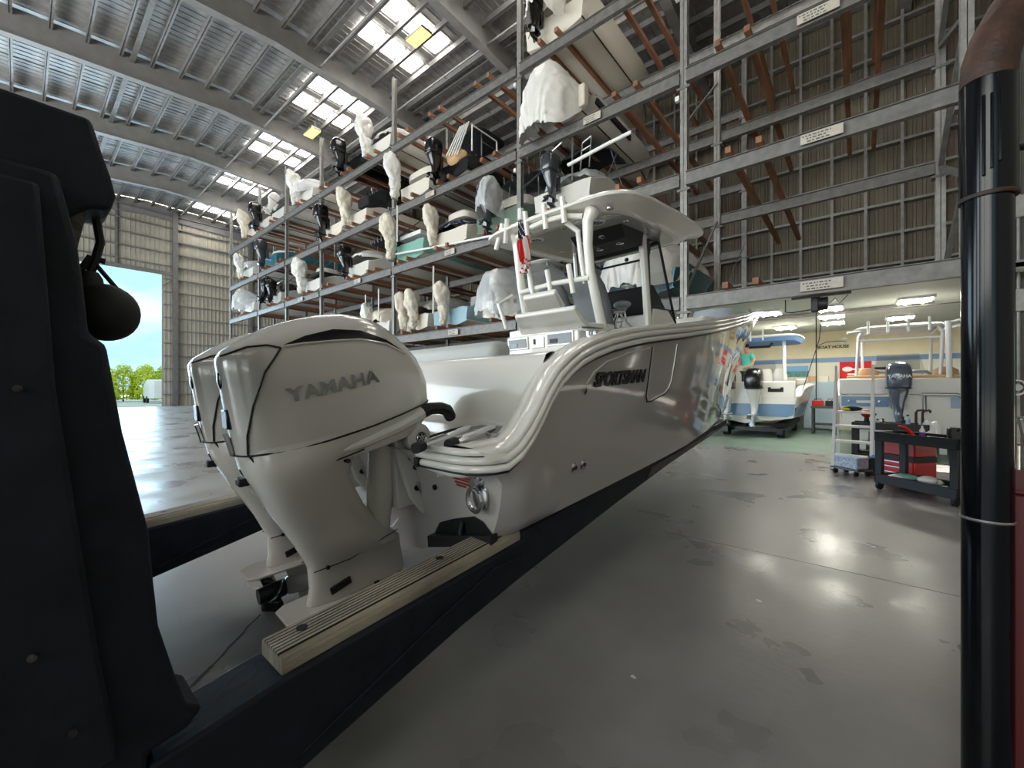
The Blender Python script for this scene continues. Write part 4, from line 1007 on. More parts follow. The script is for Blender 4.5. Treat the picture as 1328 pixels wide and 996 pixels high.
# ================================================================== boats stored in the rack
def rr_box(cx, cy, hx_, hy_, z, e=.55, n=16, jit=0):
    return [Vector((cx + hx_ * math.copysign(abs(math.cos(t)) ** e, math.cos(t)) * (1 + random.uniform(-jit, jit)), cy + hy_ * math.copysign(abs(math.sin(t)) ** e, math.sin(t)) * (1 + random.uniform(-jit, jit)), z)) for t in [2 * PI * k / n for k in range(n)]]
def outboard(par, x, y, z, cmat, lmat, s=1.0, tilt=0, letter=None):
    """origin at the transom top; hangs aft (-y)"""
    def T(p):
        p = Vector(p) * s; q = Matrix.Rotation(R(tilt), 3, 'X') @ p
        return q + Vector((x, y, z))
    def TR(rings): return [[T(p) for p in r] for r in rings]
    b = MB().loft(TR([rr_box(0, -.34, .17, .26, .10), rr_box(0, -.34, .16, .24, 0), rr_box(0, -.30, .11, .17, -.2), rr_box(0, -.28, .085, .14, -.4), rr_box(0, -.29, .07, .16, -.55), rr_box(0, -.32, .055, .2, -.62)]), True, True, True)
    b.loft(TR([rr_box(0, -.36, .13, .27, -.63, .5), rr_box(0, -.36, .13, .27, -.645, .5)]), True, True, True)
    b.loft(TR([[Vector((r_ * math.cos(t), yy, -.80 + r_ * math.sin(t))) for t in [k * PI / 5 for k in range(10)]] for yy, r_ in ((-.52, .03), (-.45, .055), (-.3, .06), (-.12, .045), (-.05, .01))]), True, True, True)
    b.loft(TR([rr_box(0, -.3, .03, .15, -.64), rr_box(0, -.3, .03, .13, -.78)]), True)
    b.add([T(p) for p in ((-.01, -.42, -.83), (-.01, -.2, -.83), (-.01, -.34, -1.0), (.01, -.42, -.83), (.01, -.2, -.83), (.01, -.34, -1.0))], [(0, 1, 2), (5, 4, 3), (0, 1, 4, 3), (1, 2, 5, 4), (2, 0, 3, 5)])
    b.loft(TR([rr_box(0, -.06, .13, .08, .12), rr_box(0, -.04, .11, .07, -.35)]), True, True, True)
    root = b.build('outboard_motor', lmat, par, smooth=45)
    c = MB().loft(TR([rr_box(0, -.36, .18, .27, .08), rr_box(0, -.37, .215, .31, .16), rr_box(0, -.37, .22, .32, .34), rr_box(0, -.36, .215, .31, .50), rr_box(0, -.34, .19, .28, .60), rr_box(0, -.32, .14, .22, .66), rr_box(0, -.31, .05, .1, .685)]), True, True, True)
    c.build('cowling', cmat, root, smooth=50)
    MB().loft(TR([rr_box(0, -.365, .217, .312, .10), rr_box(0, -.365, .219, .314, .125)]), True).build('cowl_seam', m_seam, root)
    pr_ = MB()
    for k in range(3):
        a = k * 2.09 + .3
        pr_.add([T((.03 * math.cos(a), -.54, -.80 + .03 * math.sin(a))), T((.15 * math.cos(a - .5), -.50, -.80 + .15 * math.sin(a - .5))), T((.19 * math.cos(a), -.54, -.80 + .19 * math.sin(a))), T((.15 * math.cos(a + .5), -.59, -.80 + .15 * math.sin(a + .5)))], [(0, 1, 2, 3)])
    pr_.build('propeller', m_alu if lmat != m_engblack else m_engchar, root)
    if letter:
        text('lettering', letter, .09 * s, m_white, root, Matrix.Translation(T((0, -.695, .36))) @ Matrix.Rotation(R(90), 4, 'X'), .004, .003)
    return root
crease_tex = bpy.data.textures.new('creases', 'CLOUDS'); crease_tex.noise_scale = .22; crease_tex.noise_depth = 3
def bagged(par, x, y, z, mat, s=1.0, tilt=0, strap=None):
    """outboard tied up in a fabric cover"""
    prof = [(-.86, .06, .10), (-.74, .12, .17), (-.64, .15, .19), (-.54, .12, .16), (-.40, .17, .21), (-.22, .20, .25), (-.10, .165, .22), (.02, .22, .29), (.20, .265, .35), (.42, .265, .355), (.58, .24, .33), (.68, .19, .27), (.735, .11, .17), (.75, .03, .05)]
    rings = []
    ph = random.uniform(0, 6)
    for i, (zz, a, c) in enumerate(prof):
        rg = []
        for k in range(20):
            t = 2 * PI * k / 20; w_ = 1 + .08 * math.sin(3 * t + ph + i * .8) + .06 * math.sin(7 * t + 1.3 * i + ph)
            p = Vector((a * w_ * math.cos(t), -.34 + .08 * (zz < 0) + c * w_ * math.sin(t), zz + .02 * math.sin(4 * t + i) + (.09 * math.sin(t) * (zz > .3) * -1))) * s
            rg.append(Matrix.Rotation(R(tilt), 3, 'X') @ p + Vector((x, y, z)))
        rings.append(rg)
    root = MB().loft(rings, True, True, True).build('covered_outboard', mat, par, smooth=70)
    s_ = root.modifiers.new('soft', 'SUBSURF'); s_.levels = 2; s_.render_levels = 2
    d_ = root.modifiers.new('creases', 'DISPLACE'); d_.texture = crease_tex; d_.strength = .13 * s; d_.texture_coords = 'LOCAL'
    b = MB()
    for ri in (3, 6): b.tube([p + (p - Vector((x, y - .3 * s, p.z))) * .04 for p in rings[ri]] + [rings[ri][0]], .014 * s, 5, cap=False)
    b.build('tie_cord', strap or m_canvasg, root)
    q = Vector((x, y, z)) + Matrix.Rotation(R(tilt), 3, 'X') @ (Vector((0, -.26, -.86)) * s)
    MB().ball(q, (.07 * s, .16 * s, .06 * s), 10, 6).build('lower_unit', m_alu, root)
    return root
def drape(par, name, mat, prof, seed=0, wob=.08, nx=22):
    """wrinkled film: prof rows (y, halfwidth, top z, hem z)"""
    rnd = random.Random(seed); rows = []
    y0, w0, zt0, zb0 = prof[0]; prof = [(y0 - .02, w0 * .75, zb0 + .12, zb0), (y0 - .05, w0 * .9, (zt0 + zb0) / 2, zb0 - .02)] + list(prof)
    for i, (y, w_, zt, zb) in enumerate(prof):
        row = []
        for k in range(nx + 1):
            u = -1 + 2 * k / nx; a = abs(u)
            zz = zt - (zt - zb) * (a ** 2.2) + rnd.uniform(-wob, wob) * .5 + .04 * math.sin(9 * u + i * 1.3)
            x = w_ * math.sin(u * PI / 2) * (1 + rnd.uniform(-wob, wob)) + (.03 * math.sin(i * 2.1 + k))
            row.append(Vector((x, y + rnd.uniform(-wob, wob) * .6, zz)))
        rows.append(row)
    o = MB().loft(rows, False).build(name, mat, par, smooth=80)
    s_ = o.modifiers.new('soft', 'SUBSURF'); s_.levels = 2; s_.render_levels = 2
    d_ = o.modifiers.new('creases', 'DISPLACE'); d_.texture = crease_tex; d_.strength = wob * 2.2; d_.texture_coords = 'LOCAL'
    return o
def stored_hull(par, side, bottom, L=7.2, beam=2.2, depth=1.0, band=None, deckz=None):
    rows = []; TT = (0, .02, .05, .08, .11, .14, .22, .34, .46, .57, .68, .78, .87, .94, 1.0); N = len(TT)
    for i in range(N):
        t = TT[i]; y = L * t
        xc = beam / 2 * .86 * (1 - max(0, (t - .45) / .55) ** 2.2); zc = .24 + .55 * max(0, (t - .4) / .6) ** 2
        st = min(1, y / .9); xs_1 = beam / 2 * (1 - max(0, (t - .5) / .5) ** 2.6) * (.90 + .10 * st ** .5) + .01; zs_1 = depth * (.74 + .26 * st * st * (3 - 2 * st)) + .25 * t ** 2; zk = .75 * max(0, (t - .62) / .38) ** 2.2
        xc = max(xc, .006); zc = max(zc, zk + .01)
        half = [Vector((0, y, zk)), Vector((xc * .45, y, zk + (zc - zk) * .5)), Vector((xc * .5, y, zk + (zc - zk) * .46)), Vector((xc * .97, y, zc - .03)), Vector((xc, y, zc)), Vector((xc + (xs_1 - xc) * .4, y, zc + (zs_1 - zc) * .45)), Vector((xs_1, y, zs_1 - .05)), Vector((xs_1 + .015, y, zs_1 - .02)), Vector((xs_1, y, zs_1 + .015)), Vector((xs_1 * .86, y, zs_1 + .02)), Vector((xs_1 * .82, y, zs_1 - .22 + .2 * (t > .7)))]
        rows.append([Vector((-p.x, p.y, p.z)) for p in half[:0:-1]] + half)
    b = MB().loft(rows, False); n = len(rows[0]); nseg = n - 1
    for i in range(N - 1):
        for j in range(nseg):
            a = abs(j - (nseg - 1) / 2)
            b.mi[i * nseg + j] = 1 if a < 4 else (2 if (band and 3.9 < a < 5) else 0)
    # transom with a lower cut-out for the motor
    r0 = rows[0]; m = n // 2
    tr = [r0[j] for j in range(m - 8, m + 9)]
    b.add([Vector((p.x, p.y, p.z)) for p in tr], [tuple(range(len(tr)))], 0)
    b.box(-beam * .40, beam * .40, .02, L * .72, depth - .42, depth - .36, 0)
    b.box(-beam * .36, -beam * .17, .05, .9, depth - .4, depth * .80, 0).box(beam * .17, beam * .36, .05, .9, depth - .4, depth * .80, 0)
    return b.build('hull', [side, bottom, band or side], par, smooth=38)
def ttop(par, mat, legm, y, z0, z1, w=.8, l=1.1, rods=True):
    o = MB().loft([rr_box(0, y, w * f, l * f, z, .45, 20) for f, z in ((.05, z1 - .03), (.94, z1 - .03), (1, z1), (1, z1 + .03), (.9, z1 + .06), (.05, z1 + .08))], True, True, True).build('hardtop', mat, par)
    b = MB()
    for sx in (-1, 1):
        for q in (-.55, .5): b.tube([(sx * w * .75, y + q * l * 1.1, z0), (sx * w * .7, y + q * l, z1)], .024, 7)
        b.tube([(sx * w * .72, y - .5 * l, z0 + .7 * (z1 - z0)), (sx * w * .72, y + .5 * l, z0 + .7 * (z1 - z0))], .018, 6)
    b.build('top_frame', legm, par)
    if rods:
        for k in range(4): MB().tube([(-w * .6 + k * w * .4, y - l - .03, z1 - .10), (-w * .6 + k * w * .4, y - l - .07, z1 + .16)], .024, 7).build('rod_holder', legm, o)
    return o
def console(par, mat, y=3.0, z=.7, w=.45, screen=True):
    o = MB().prism([(y - .4, z), (y + .45, z), (y + .4, z + .55), (y + .1, z + .9), (y - .3, z + .8)], 'x', -w, w).build('console', mat, par, bevel=.04)
    if screen: MB().add([(-w, y + .35, z + .6), (w, y + .35, z + .6), (w * .9, y + .05, z + 1.3), (-w * .9, y + .05, z + 1.3)], [(0, 1, 2, 3)]).build('windscreen', m_glass, o, smooth=0)
    return o
def pipes(par, name, lines, r, mat, n=6):
    b = MB()
    for l in lines: b.tube(l, r, n)
    return b.build(name, mat, par)
def stored(x, lv, label, side, bottom, y=.0, L=7.2, beam=2.2, depth=1.0, yaw=0, gap=.32, dark=False):
    z = LV[lv] + .31 - .09
    bunk(x - gap, lv, dark); bunk(x + gap, lv, dark)
    t = thing('stored_boat', label, 'boat', (x, 11 + y, z), (0, 0, R(yaw)), 'boats stored in the rack')
    stored_hull(t, side, bottom, L, beam, depth)
    for s_ in (-1, 1):
        MB().tube([(s_ * (beam / 2 * .86 * (1 - max(0, (q - .45) / .55) ** 2.2) + .012), L * q, .24 + .55 * max(0, (q - .4) / .6) ** 2) for q in (0, .2, .4, .5, .6, .7, .8, .88)], .022, 5).build('chine_strake', m_strake if lv > 1 else bottom, t)
    return t

# ---- level 1 (lowest beam)
t = stored(-4.75, 0, 'teal-hulled stored boat under whitish film, behind the white boat windshield', m_tealblue, m_tealblue, -.1, beam=2.4)
drape(t, 'plastic_cover', m_shrink, [(-.75, .5, 1.5, .2), (-.2, 1.0, 1.75, .3), (.5, 1.2, 1.95, .45), (1.2, 1.2, 1.9, .9), (2.2, 1.2, 1.85, .95), (3.4, 1.15, 1.5, .95), (4.6, 1.0, 1.35, 1.0)], 3)
MB().tube([(-.5, .6, 1.9), (-.48, .5, 1.2)], .03, 7).build('seat_post', m_white, t); outboard(t, 0, -.05, .95, m_engwhite, m_engwhite)
t = stored(-9.55, 0, 'stored boat with a tall clear plastic shroud and navy side, left of the flag', m_cream, m_cream, -.05, beam=2.4)
MB().prism([(.9, .62), (5.5, .85), (5.5, 1.1), (.9, .98)], 'x', 1.12, 1.17).build('navy_side_panel', m_navy, t, bevel=.01)
drape(t, 'clear_shroud', m_poly, [(-1.0, .45, 1.25, .1), (-.75, .62, 1.62, .0), (-.3, .75, 1.75, .1), (.3, .95, 1.72, .5), (.9, 1.05, 2.1, .9), (1.7, 1.1, 2.45, 1.0), (2.6, 1.1, 2.5, 1.0), (3.4, 1.0, 1.8, 1.0)], 5, .05)
outboard(t, .1, -.05, 1.0, m_engwhite, m_engwhite); console(t, m_cream, 2.2); ttop(t, m_offw, m_alu, 2.2, .95, 2.35, .85, .8, False)
b = MB().ball((.55, .02, .62), (.14, .08, .12), 10, 6).ball((-.4, -.02, .55), (.1, .06, .1), 10, 6).build('stern_fitting', m_blackcan, t)
t = stored(-12.45, 0, 'stored boat with pale blue hull and cream bagged outboard beside a white pole', m_blueg, m_cream, beam=2.2)
bagged(t, 0, -.05, .95, m_canvas); pipes(t, 'outrigger_pole', [[(-.15, -.7, .5), (-.2, -.65, 2.35)]], .04, m_cream); console(t, m_canvasg, 2.0, .8, .55, False)
t = stored(-14.75, 0, 'stored boat with twin beige bagged outboards just right of a rack post', m_cream, m_cream, beam=2.1)
bagged(t, -.33, -.05, .95, m_canvas, .98); bagged(t, .33, -.02, .97, m_canvas, 1.0)
drape(t, 'boat_cover', m_canvasg, [(.2, .9, 1.3, 1.0), (1, 1.0, 1.6, 1.0), (2, 1.0, 1.9, 1.0), (3, 1.0, 1.7, 1.05), (4.5, .8, 1.3, 1.1)], 8, .04)
t = stored(-17.6, 0, 'stored boat in white and cream covers with upright poles, lowest tier far left', m_offw, m_cream, beam=2.2)
bagged(t, -.3, -.05, .9, m_shrink, .9); drape(t, 'boat_cover', m_canvas, [(-.2, .8, 1.3, .7), (.5, 1.0, 1.5, .9), (1.5, 1.05, 1.7, .95), (3, 1.0, 1.6, 1.0), (4.5, .8, 1.3, 1.1)], 9, .05)
pipes(t, 'outrigger_pole', [[(-.5, -.3, .8), (-.52, -.3, 2.1)], [(.6, -.3, .8), (.6, -.3, 2.2)]], .035, m_white)
# ---- level 2
t = stored(-7.15, 1, 'stored white boat with silver-black outboard, black bimini and pipe ladder above the hardtop', m_offw, m_offw, -.1, beam=2.3)
outboard(t, -.1, -.05, .95, m_engchar, m_engchar, 1.05)
pipes(t, 'ski_pylon', [[(.35, .1, .9), (.35, .1, 2.2), (.2, .1, 2.32), (-.45, .15, 2.1), (-.6, .2, 1.0)]], .03, m_alu, 8)
pipes(t, 'boarding_ladder', [[(.75, -.1, 1.0), (.85, -.15, 1.75)], [(1.05, -.1, 1.0), (1.15, -.15, 1.85)], [(.8, -.12, 1.3), (1.1, -.12, 1.35)], [(.83, -.13, 1.55), (1.12, -.13, 1.6)], [(.85, -.15, 1.75), (1.15, -.15, 1.85)]], .022, m_alu)
drape(t, 'bimini_top', m_blackcan, [(1.0, .95, 2.35, 2.1), (1.3, 1.0, 2.55, 2.15), (2.0, 1.0, 2.62, 2.2), (2.8, 1.0, 2.5, 2.15)], 11, .02)
for s_ in (-1, 1): pipes(t, 'bimini_frame', [[(s_ * .98, 1.0, 1.0), (s_ * .95, 1.9, 2.3)], [(s_ * .98, 2.6, 1.0), (s_ * .95, 1.4, 2.3)]], .018, m_alu)
drape(t, 'clear_cover', m_poly, [(.3, .9, 1.3, 1.0), (1, 1.05, 1.6, 1.0), (2, 1.05, 1.6, 1.0), (3.2, 1.0, 1.3, 1.0)], 12, .05)
pipes(t, 'spare_pole', [[(.6, -.55, 1.02), (1.9, -.5, 1.2), (2.5, -.45, 1.28)]], .05, m_white, 8)
t = stored(-9.9, 1, 'stored grey-green boat with a dark outboard in clear film and blue-lined hardtop', m_dkgreen, m_cream, beam=2.3)
outboard(t, -.15, -.05, 1.0, m_engchar, m_engchar, 1.08); drape(t, 'engine_film', m_poly, [(-.85, .25, 1.55, .6), (-.6, .36, 1.9, .4), (-.3, .38, 1.95, .3), (0, .3, 1.75, .5)], 14, .05)
ttop(t, m_engchar, m_alu, 2.0, 1.0, 2.45, 1.0, .9)
MB().loft([rr_box(.3, 1.0, .75 * f, .7 * f, z, .6) for f, z in ((1, 1.0), (.9, 1.35), (.5, 1.45))], True, True, True).build('cream_cushion', m_cream, t)
t = stored(-12.5, 1, 'stored cream boat with navy mooring cover and cream outboard, centre of second tier', m_cream, m_cream, beam=2.3)
bagged(t, -.7, -.0, 1.05, m_canvas, 1.0, 0); drape(t, 'boat_cover', m_blackcan if False else m_navy, [(.05, .8, 1.15, .85), (.7, 1.05, 1.35, .9), (1.8, 1.1, 1.5, .95), (3.2, 1.1, 1.4, 1.0), (5, .8, 1.3, 1.15)], 16, .03)
MB().loft([rr_box(.25, .6, .6 * f, .5 * f, z, .6) for f, z in ((1, 1.2), (1.02, 1.42), (.8, 1.52))], True, True, True).build('sunpad', m_cream, t)
t = stored(-15.05, 1, 'stored seafoam-green boat with a large pink-cream bagged outboard and white rod', m_teal, m_cream, beam=2.1, depth=1.15)
bagged(t, -.75, -.15, 1.15, m_canvas, 1.2); pipes(t, 'white_rod', [[(-.2, -.5, .8), (-.2, -.5, 2.35)]], .035, m_white)
MB().box(-.8, .7, .03, .7, 1.12, 1.3).build('stern_locker', m_white, t, bevel=.03)
t = stored(-19.4, 1, 'stored white boat with black open outboard and leaning white platform, second tier', m_offw, m_cream, beam=2.3)
outboard(t, -.5, -.05, 1.0, m_engblack, m_engblack, 1.05); drape(t, 'white_cover', m_shrink, [(-.1, .8, 1.3, 1.0), (.6, 1.05, 1.55, 1.0), (1.5, 1.0, 1.5, 1.0)], 18, .04)
ttop(t, m_blackcan, m_alu, 2.0, 1.0, 2.2, .8, .9)
t = stored(-24.4, 1, 'stored white boat with a white outboard bag tied by green straps', m_offw, m_offw, beam=2.3)
bagged(t, -.5, -.05, 1.05, m_shrink, 1.25, 0, m_greenstrap); MB().box(-.5, .9, .05, 1.2, 1.0, 1.2).build('deck_cover', m_blackcan, t, bevel=.05)
MB().loft([rr_box(.2, .8, .5 * f, .6 * f, z, .6) for f, z in ((1, 1.2), (.9, 1.5))], True, True, True).build('cushion', m_cream, t)
t = stored(-29.8, 1, 'stored small boat with two black outboards and loose black gear, left end of second tier', m_canvasg, m_offw, beam=2.2)
outboard(t, -.4, -.05, 1.0, m_engblack, m_engblack, 1.15, -18); outboard(t, .35, -.05, .9, m_engblack, m_engblack, .95, -8)
MB().ball((.3, .7, 1.2), (.6, .5, .35), 14, 8, jit=.1).build('gear_bag', m_blackcan, t); pipes(t, 'frame', [[(-.8, .2, 1), (-.8, .3, 1.6), (.8, .3, 1.6), (.8, .2, 1)]], .03, m_alu)
t = stored(-34.6, 1, 'stored boat with outboard wrapped in crinkled clear film, left end of second tier', m_offw, m_offw, beam=2.2)
outboard(t, -.2, -.05, 1.0, m_engwhite, m_engwhite, 1.05); drape(t, 'clear_film', m_poly, [(-1, .35, 1.3, .2), (-.7, .5, 1.8, .1), (-.2, .6, 1.8, .3), (.4, .9, 1.4, .8), (1.2, 1.0, 1.2, .9)], 21, .07)
# ---- level 3
t = stored(-7.45, 2, 'stored boat with outboard in hanging white shrink film, upper tier above the black bimini', m_offw, m_cream, -.1, beam=2.4)
outboard(t, -.3, -.05, .9, m_engblack, m_engwhite, .95)
drape(t, 'shrink_film', m_shrink, [(-1.0, .5, .9, -.35), (-.8, .8, 1.7, -.5), (-.4, .85, 2.0, -.2), (.1, 1.0, 1.75, .35), (.7, 1.1, 1.45, .7), (1.6, 1.15, 1.35, .8), (3.0, 1.12, 1.3, .9)], 24, .06)
MB().box(.98, 1.2, .6, 3.2, .72, 1.0).build('black_fender_strip', m_blackcan, t, bevel=.05); MB().box(1.0, 1.22, -.15, .12, .3, .95).build('hanging_rag', m_canvas, t, bevel=.04)
t = stored(-12.4, 2, 'stored tan-rigged boat with black outboard and white rod tower, third tier', m_blackhull, m_cream, beam=2.2)
outboard(t, -.5, -.05, 1.0, m_engblack, m_engblack, 1.1)
ttop(t, m_blackcan, m_alu, 1.6, 1.0, 2.3, .9, .9); pipes(t, 'rod_bundle', [[(.1 + .1 * k, -.3 + .05 * k, .9), (.45 + .12 * k, .1, 2.1)] for k in range(5)] + [[(1.0, .2, 1), (1.0, .2, 2.0), (1.0, 1.6, 2.0), (1.0, 1.6, 1.0)]], .03, m_white)
MB().ball((.2, .2, .95), (.5, .4, .35), 12, 8, jit=.1).build('brown_gear', m_tan, t)
t = stored(-14.7, 2, 'stored cream boat with a white bagged outboard hanging in front of a rack post', m_cream, m_cream, beam=2.2)
bagged(t, -.75, -.2, 1.1, m_shrink, 1.15); MB().loft([rr_box(.2, .5, .9 * f, .5 * f, z, .6) for f, z in ((1, .95), (1, 1.2), (.8, 1.3))], True, True, True).build('swim_deck', m_cream, t)
t = stored(-19.5, 2, 'stored cream boat with cream bagged outboard and black tower, third tier', m_cream, m_cream, beam=2.1)
bagged(t, -.4, -.05, 1.05, m_canvas, 1.15); ttop(t, m_blackcan, m_engblack, 1.9, 1.0, 2.1, .85, .9); MB().box(-.1, .9, .1, 1.2, 1.0, 1.5).build('black_cover', m_blackcan, t, bevel=.1)
t = stored(-21.9, 2, 'stored pale boat with a black outboard, third tier', m_canvas, m_cream, beam=2.1)
outboard(t, -.4, -.05, 1.0, m_engblack, m_engblack, 1.2)
t = stored(-30.6, 2, 'stored boat with teal-blue hull, white stripe and dark outboard, third tier far left', m_tealblue, m_cream, beam=2.3, depth=1.1)
outboard(t, -.3, -.05, 1.1, m_engchar, m_engchar, 1.2); MB().loft([rr_box(0, 2.4, 1.08 * f, 2.2 * f, z, .6) for f, z in ((1, 1.08), (1, 1.2), (.8, 1.3))], True, True, True).build('white_deck', m_offw, t)
t = stored(-34.8, 2, 'stored boat in grey film with white-bagged outboard, third tier far left end', m_offw, m_offw, beam=2.2)
bagged(t, -.5, -.05, 1.0, m_shrink, 1.1); drape(t, 'clear_film', m_poly, [(-.2, .8, 1.3, .7), (.6, 1.0, 1.5, .9), (2, 1.0, 1.4, 1.0)], 27, .05)
# ---- level 4
t = stored(-7.45, 3, 'stored beige boat with white film over its outboard, topmost tier at the frame top', m_cream, m_cream, -.1, beam=2.4, depth=1.2)
outboard(t, -.45, -.05, 1.0, m_engblack, m_engblack, 1.05); drape(t, 'shrink_film', m_shrink, [(-1.0, .3, 1.3, .5), (-.75, .5, 2.1, .1), (-.3, .5, 2.3, .3), (.2, .4, 2.0, .9)], 31, .06)
MB().box(-1.0, 1.05, .05, 1.6, 1.15, 1.35).build('swim_deck', m_cream, t, bevel=.08); MB().tube([(-.4, .9, 1.5), (.6, .9, 1.62)], .14, 10).build('rolled_towel', M('peach_cloth', (.82, .62, .5), .8), t)
MB().box(1.0, 1.06, .1, 1.3, .75, .85).build('dark_stripe', m_blackcan, t)
t = stored(-17.5, 3, 'stored white boat with white bagged outboard, topmost tier left of a rack post', m_offw, m_cream, beam=2.2)
bagged(t, -.5, -.05, 1.05, m_shrink, 1.2); drape(t, 'boat_cover', m_canvasg, [(.1, .9, 1.3, .95), (.8, 1.05, 1.6, 1.0), (2, 1.0, 1.6, 1.0), (4, .9, 1.3, 1.1)], 33, .04)
t = stored(-19.95, 3, 'stored black-hulled boat with black outboard, topmost tier', m_blackhull, m_blackhull, beam=2.1)
outboard(t, -.45, -.05, 1.0, m_engblack, m_engblack, 1.15)
t = stored(-25.3, 3, 'stored boat in grey film with a white bagged outboard, topmost tier near the skylights', m_offw, m_offw, beam=2.2)
bagged(t, -.5, -.05, 1.0, m_shrink, 1.2); drape(t, 'clear_film', m_poly, [(-.6, .5, 1.2, .4), (.0, .9, 1.5, .6), (.8, 1.0, 1.6, .9), (2, 1.0, 1.4, 1.0)], 35, .06)
t = stored(-29.3, 3, 'stored boat with small white outboard tipped up, topmost tier', m_canvasg, m_offw, beam=2.1)
outboard(t, 0, -.05, 1.0, m_engwhite, m_engwhite, 1.0, -25)
t = stored(-31.7, 3, 'stored boat with a glossy black outboard, topmost tier far left', m_offw, m_offw, beam=2.1)
outboard(t, -.3, -.05, 1.05, m_engblack, m_engblack, 1.2)
t = stored(-34.1, 3, 'stored boat with cream bagged outboard, topmost tier far left end', m_cream, m_cream, beam=2.1)
bagged(t, -.3, -.05, 1.05, m_canvas, 1.2)
# empty slots: bare timber bunks
for lv, xs_l in ((3, (-4.9, -10.3, -12.9, -15.0, -2.2, .05, -22.3)), (2, (-4.9, -10.0, -2.27, .04, -17.6, -25.4, -28.2)), (1, (-4.8, -2.04, -17.5, -22, -27)), (0, (-7.2, -2.1, -20, -22.3, -25, -30))):
    for x in xs_l:
        for s_ in (-1, 1): bunk(x + s_ * .31, lv)
# ================================================================== boats, people and gear in the service bay
def bay_boat(name, label, loc, yaw, side, band, L, beam, depth):
    t = thing(name, label, 'boat', loc, (0, 0, R(yaw)))
    stored_hull(t, side, m_offw, L, beam, depth, band)
    return t
b1 = bay_boat('blue_boat', 'white boat with slate-blue band and twin black-topped outboards, person aboard, in bay', (-2.75, 14.6, .42), -2, m_offw, m_bayblue, 4.6, 2.95, 1.15)
for x in (-.42, .33): outboard(b1, x, -.05, .98, m_engblack, m_engwhite, 1.05)
MB().box(-1.3, 1.3, -.03, .12, .78, 1.3).build('transom', m_offw, b1, bevel=.03)
MB().prism([(-1.30, .62), (1.30, .62), (1.26, .30), (1.1, .24), (-1.1, .24), (-1.26, .30)], 'y', -.02, -.006).build('blue_transom_band', m_bayblue, b1)
MB().prism([(-1.3, .80), (1.3, .80), (1.3, .62), (-1.3, .62)], 'y', -.03, -.006).build('white_transom_band', m_offw, b1)
MB().box(.62, 1.02, -.045, -.02, .98, 1.08).box(.62, .7, -.05, -.02, 1.08, 1.12).box(.94, 1.02, -.05, -.02, 1.05, 1.12).build('transom_step', m_blackcan, b1, bevel=.01)
MB().box(-1.2, 1.2, .1, 3.8, .70, .74).build('cockpit_sole', m_offw, b1, smooth=0)
tp = MB().loft([rr_box(.1, 1.6, 1.2 * f, 1.1 * f, z, .45, 24) for f, z in ((.05, 2.70), (.93, 2.67), (1, 2.72), (1, 2.76), (.9, 2.79), (.05, 2.81))], True, True, True).build('hardtop', m_white, b1)
MB().loft([rr_box(.1, 1.6, 1.18, 1.08, 2.69, .45, 24), rr_box(.1, 1.6, 1.1, 1.0, 2.58, .45, 24)], True, False, True).build('blue_soft_top', m_bluecan, tp)
for x in (-.65, -.3, .05, .4): MB().tube([(x, .46, 2.60), (x, .42, 2.92)], .03, 7).build('rod_holder', m_white, tp)
for x in (-.7, .9): MB().tube([(x, 1.0, .7), (x * .96 - .05 * 0, 1.05, 2.66)], .05, 8).build('top_leg', m_white, b1)
MB().tube([(-.5, .9, 2.54), (-.42, .9, 2.43), (.5, .9, 2.43), (.58, .9, 2.54)], .04, 8).build('black_handrail', m_black, b1)
console(b1, m_offw, 2.0, .72, .5)
for x in (.35, .72):
    MB().loft([rr_box(x, 1.25, .2 * f, .12, z, .6) for f, z in ((1, .9), (1.05, 1.5), (.6, 1.72))], True, True, True).build('helm_seat', m_offw, b1)
MB().box(.95, 1.25, 2.6, 3.4, 1.2, 1.42).build('bow_cushion', m_offw, b1, bevel=.06)
cr_ = thing('boat_cradle', 'low black steel cradle under the blue-banded boat in the bay', 'cradle', (-2.6, 14.9, 0))
for x in (-.75, .75):
    MB().box(x - .16, x + .16, -.1, 3.6, .30, .46).build('bunk_pad', m_blackcan, cr_, bevel=.04)
    MB().box(x - .08, x + .08, -.2, 3.6, .12, .30).build('beam', m_engblack, cr_)
    for y in (.1, 3.0): MB().cyl((x + .1 - .2, y, .12), (x + .1, y, .12), .12, n=14).build('wheel', m_rubber, cr_)
for y in (.3, 2.7): MB().box(-.8, .8, y, y + .15, .14, .26).build('cross_member', m_engblack, cr_)

b2 = bay_boat('silver_outboard_boat', 'white boat with slate-blue band, blue-grey outboard and white pipe top, in bay', (.75, 13.0, .38), 0, m_offw, m_bayblue, 5.2, 2.5, 1.28)
outboard(b2, -.1, -.08, 1.02, m_enggrey, m_enggrey, 1.02, 0, 'YAMAHA')
MB().box(-1.15, 1.15, -.04, .14, .98, 1.36).build('transom', m_offw, b2, bevel=.03)
MB().box(-1.1, -.25, -.06, -.03, .70, .93).build('blue_transom_panel', m_bayblue, b2); MB().box(.75, 1.2, -.06, -.03, .70, .93).build('blue_transom_panel', m_bayblue, b2)
MB().box(-1.0, 1.1, .14, .55, 1.34, 1.44).build('tan_coaming', m_tan, b2, bevel=.03)
for x in (-.6, .75): MB().loft([rr_box(x, .7, .22 * f, .12, z, .6) for f, z in ((1, 1.4), (.95, 1.55), (.5, 1.62))], True, True, True).build('tan_headrest', m_tan, b2)
MB().tube([(.3, -.10, 1.0), (.85, -.10, 1.0), (.92, -.1, .94), (.92, -.1, .6)], .03, 8).tube([(.35, -.08, .95), (.35, -.08, .6)], .03, 8).build('boarding_ladder', m_alu, b2)
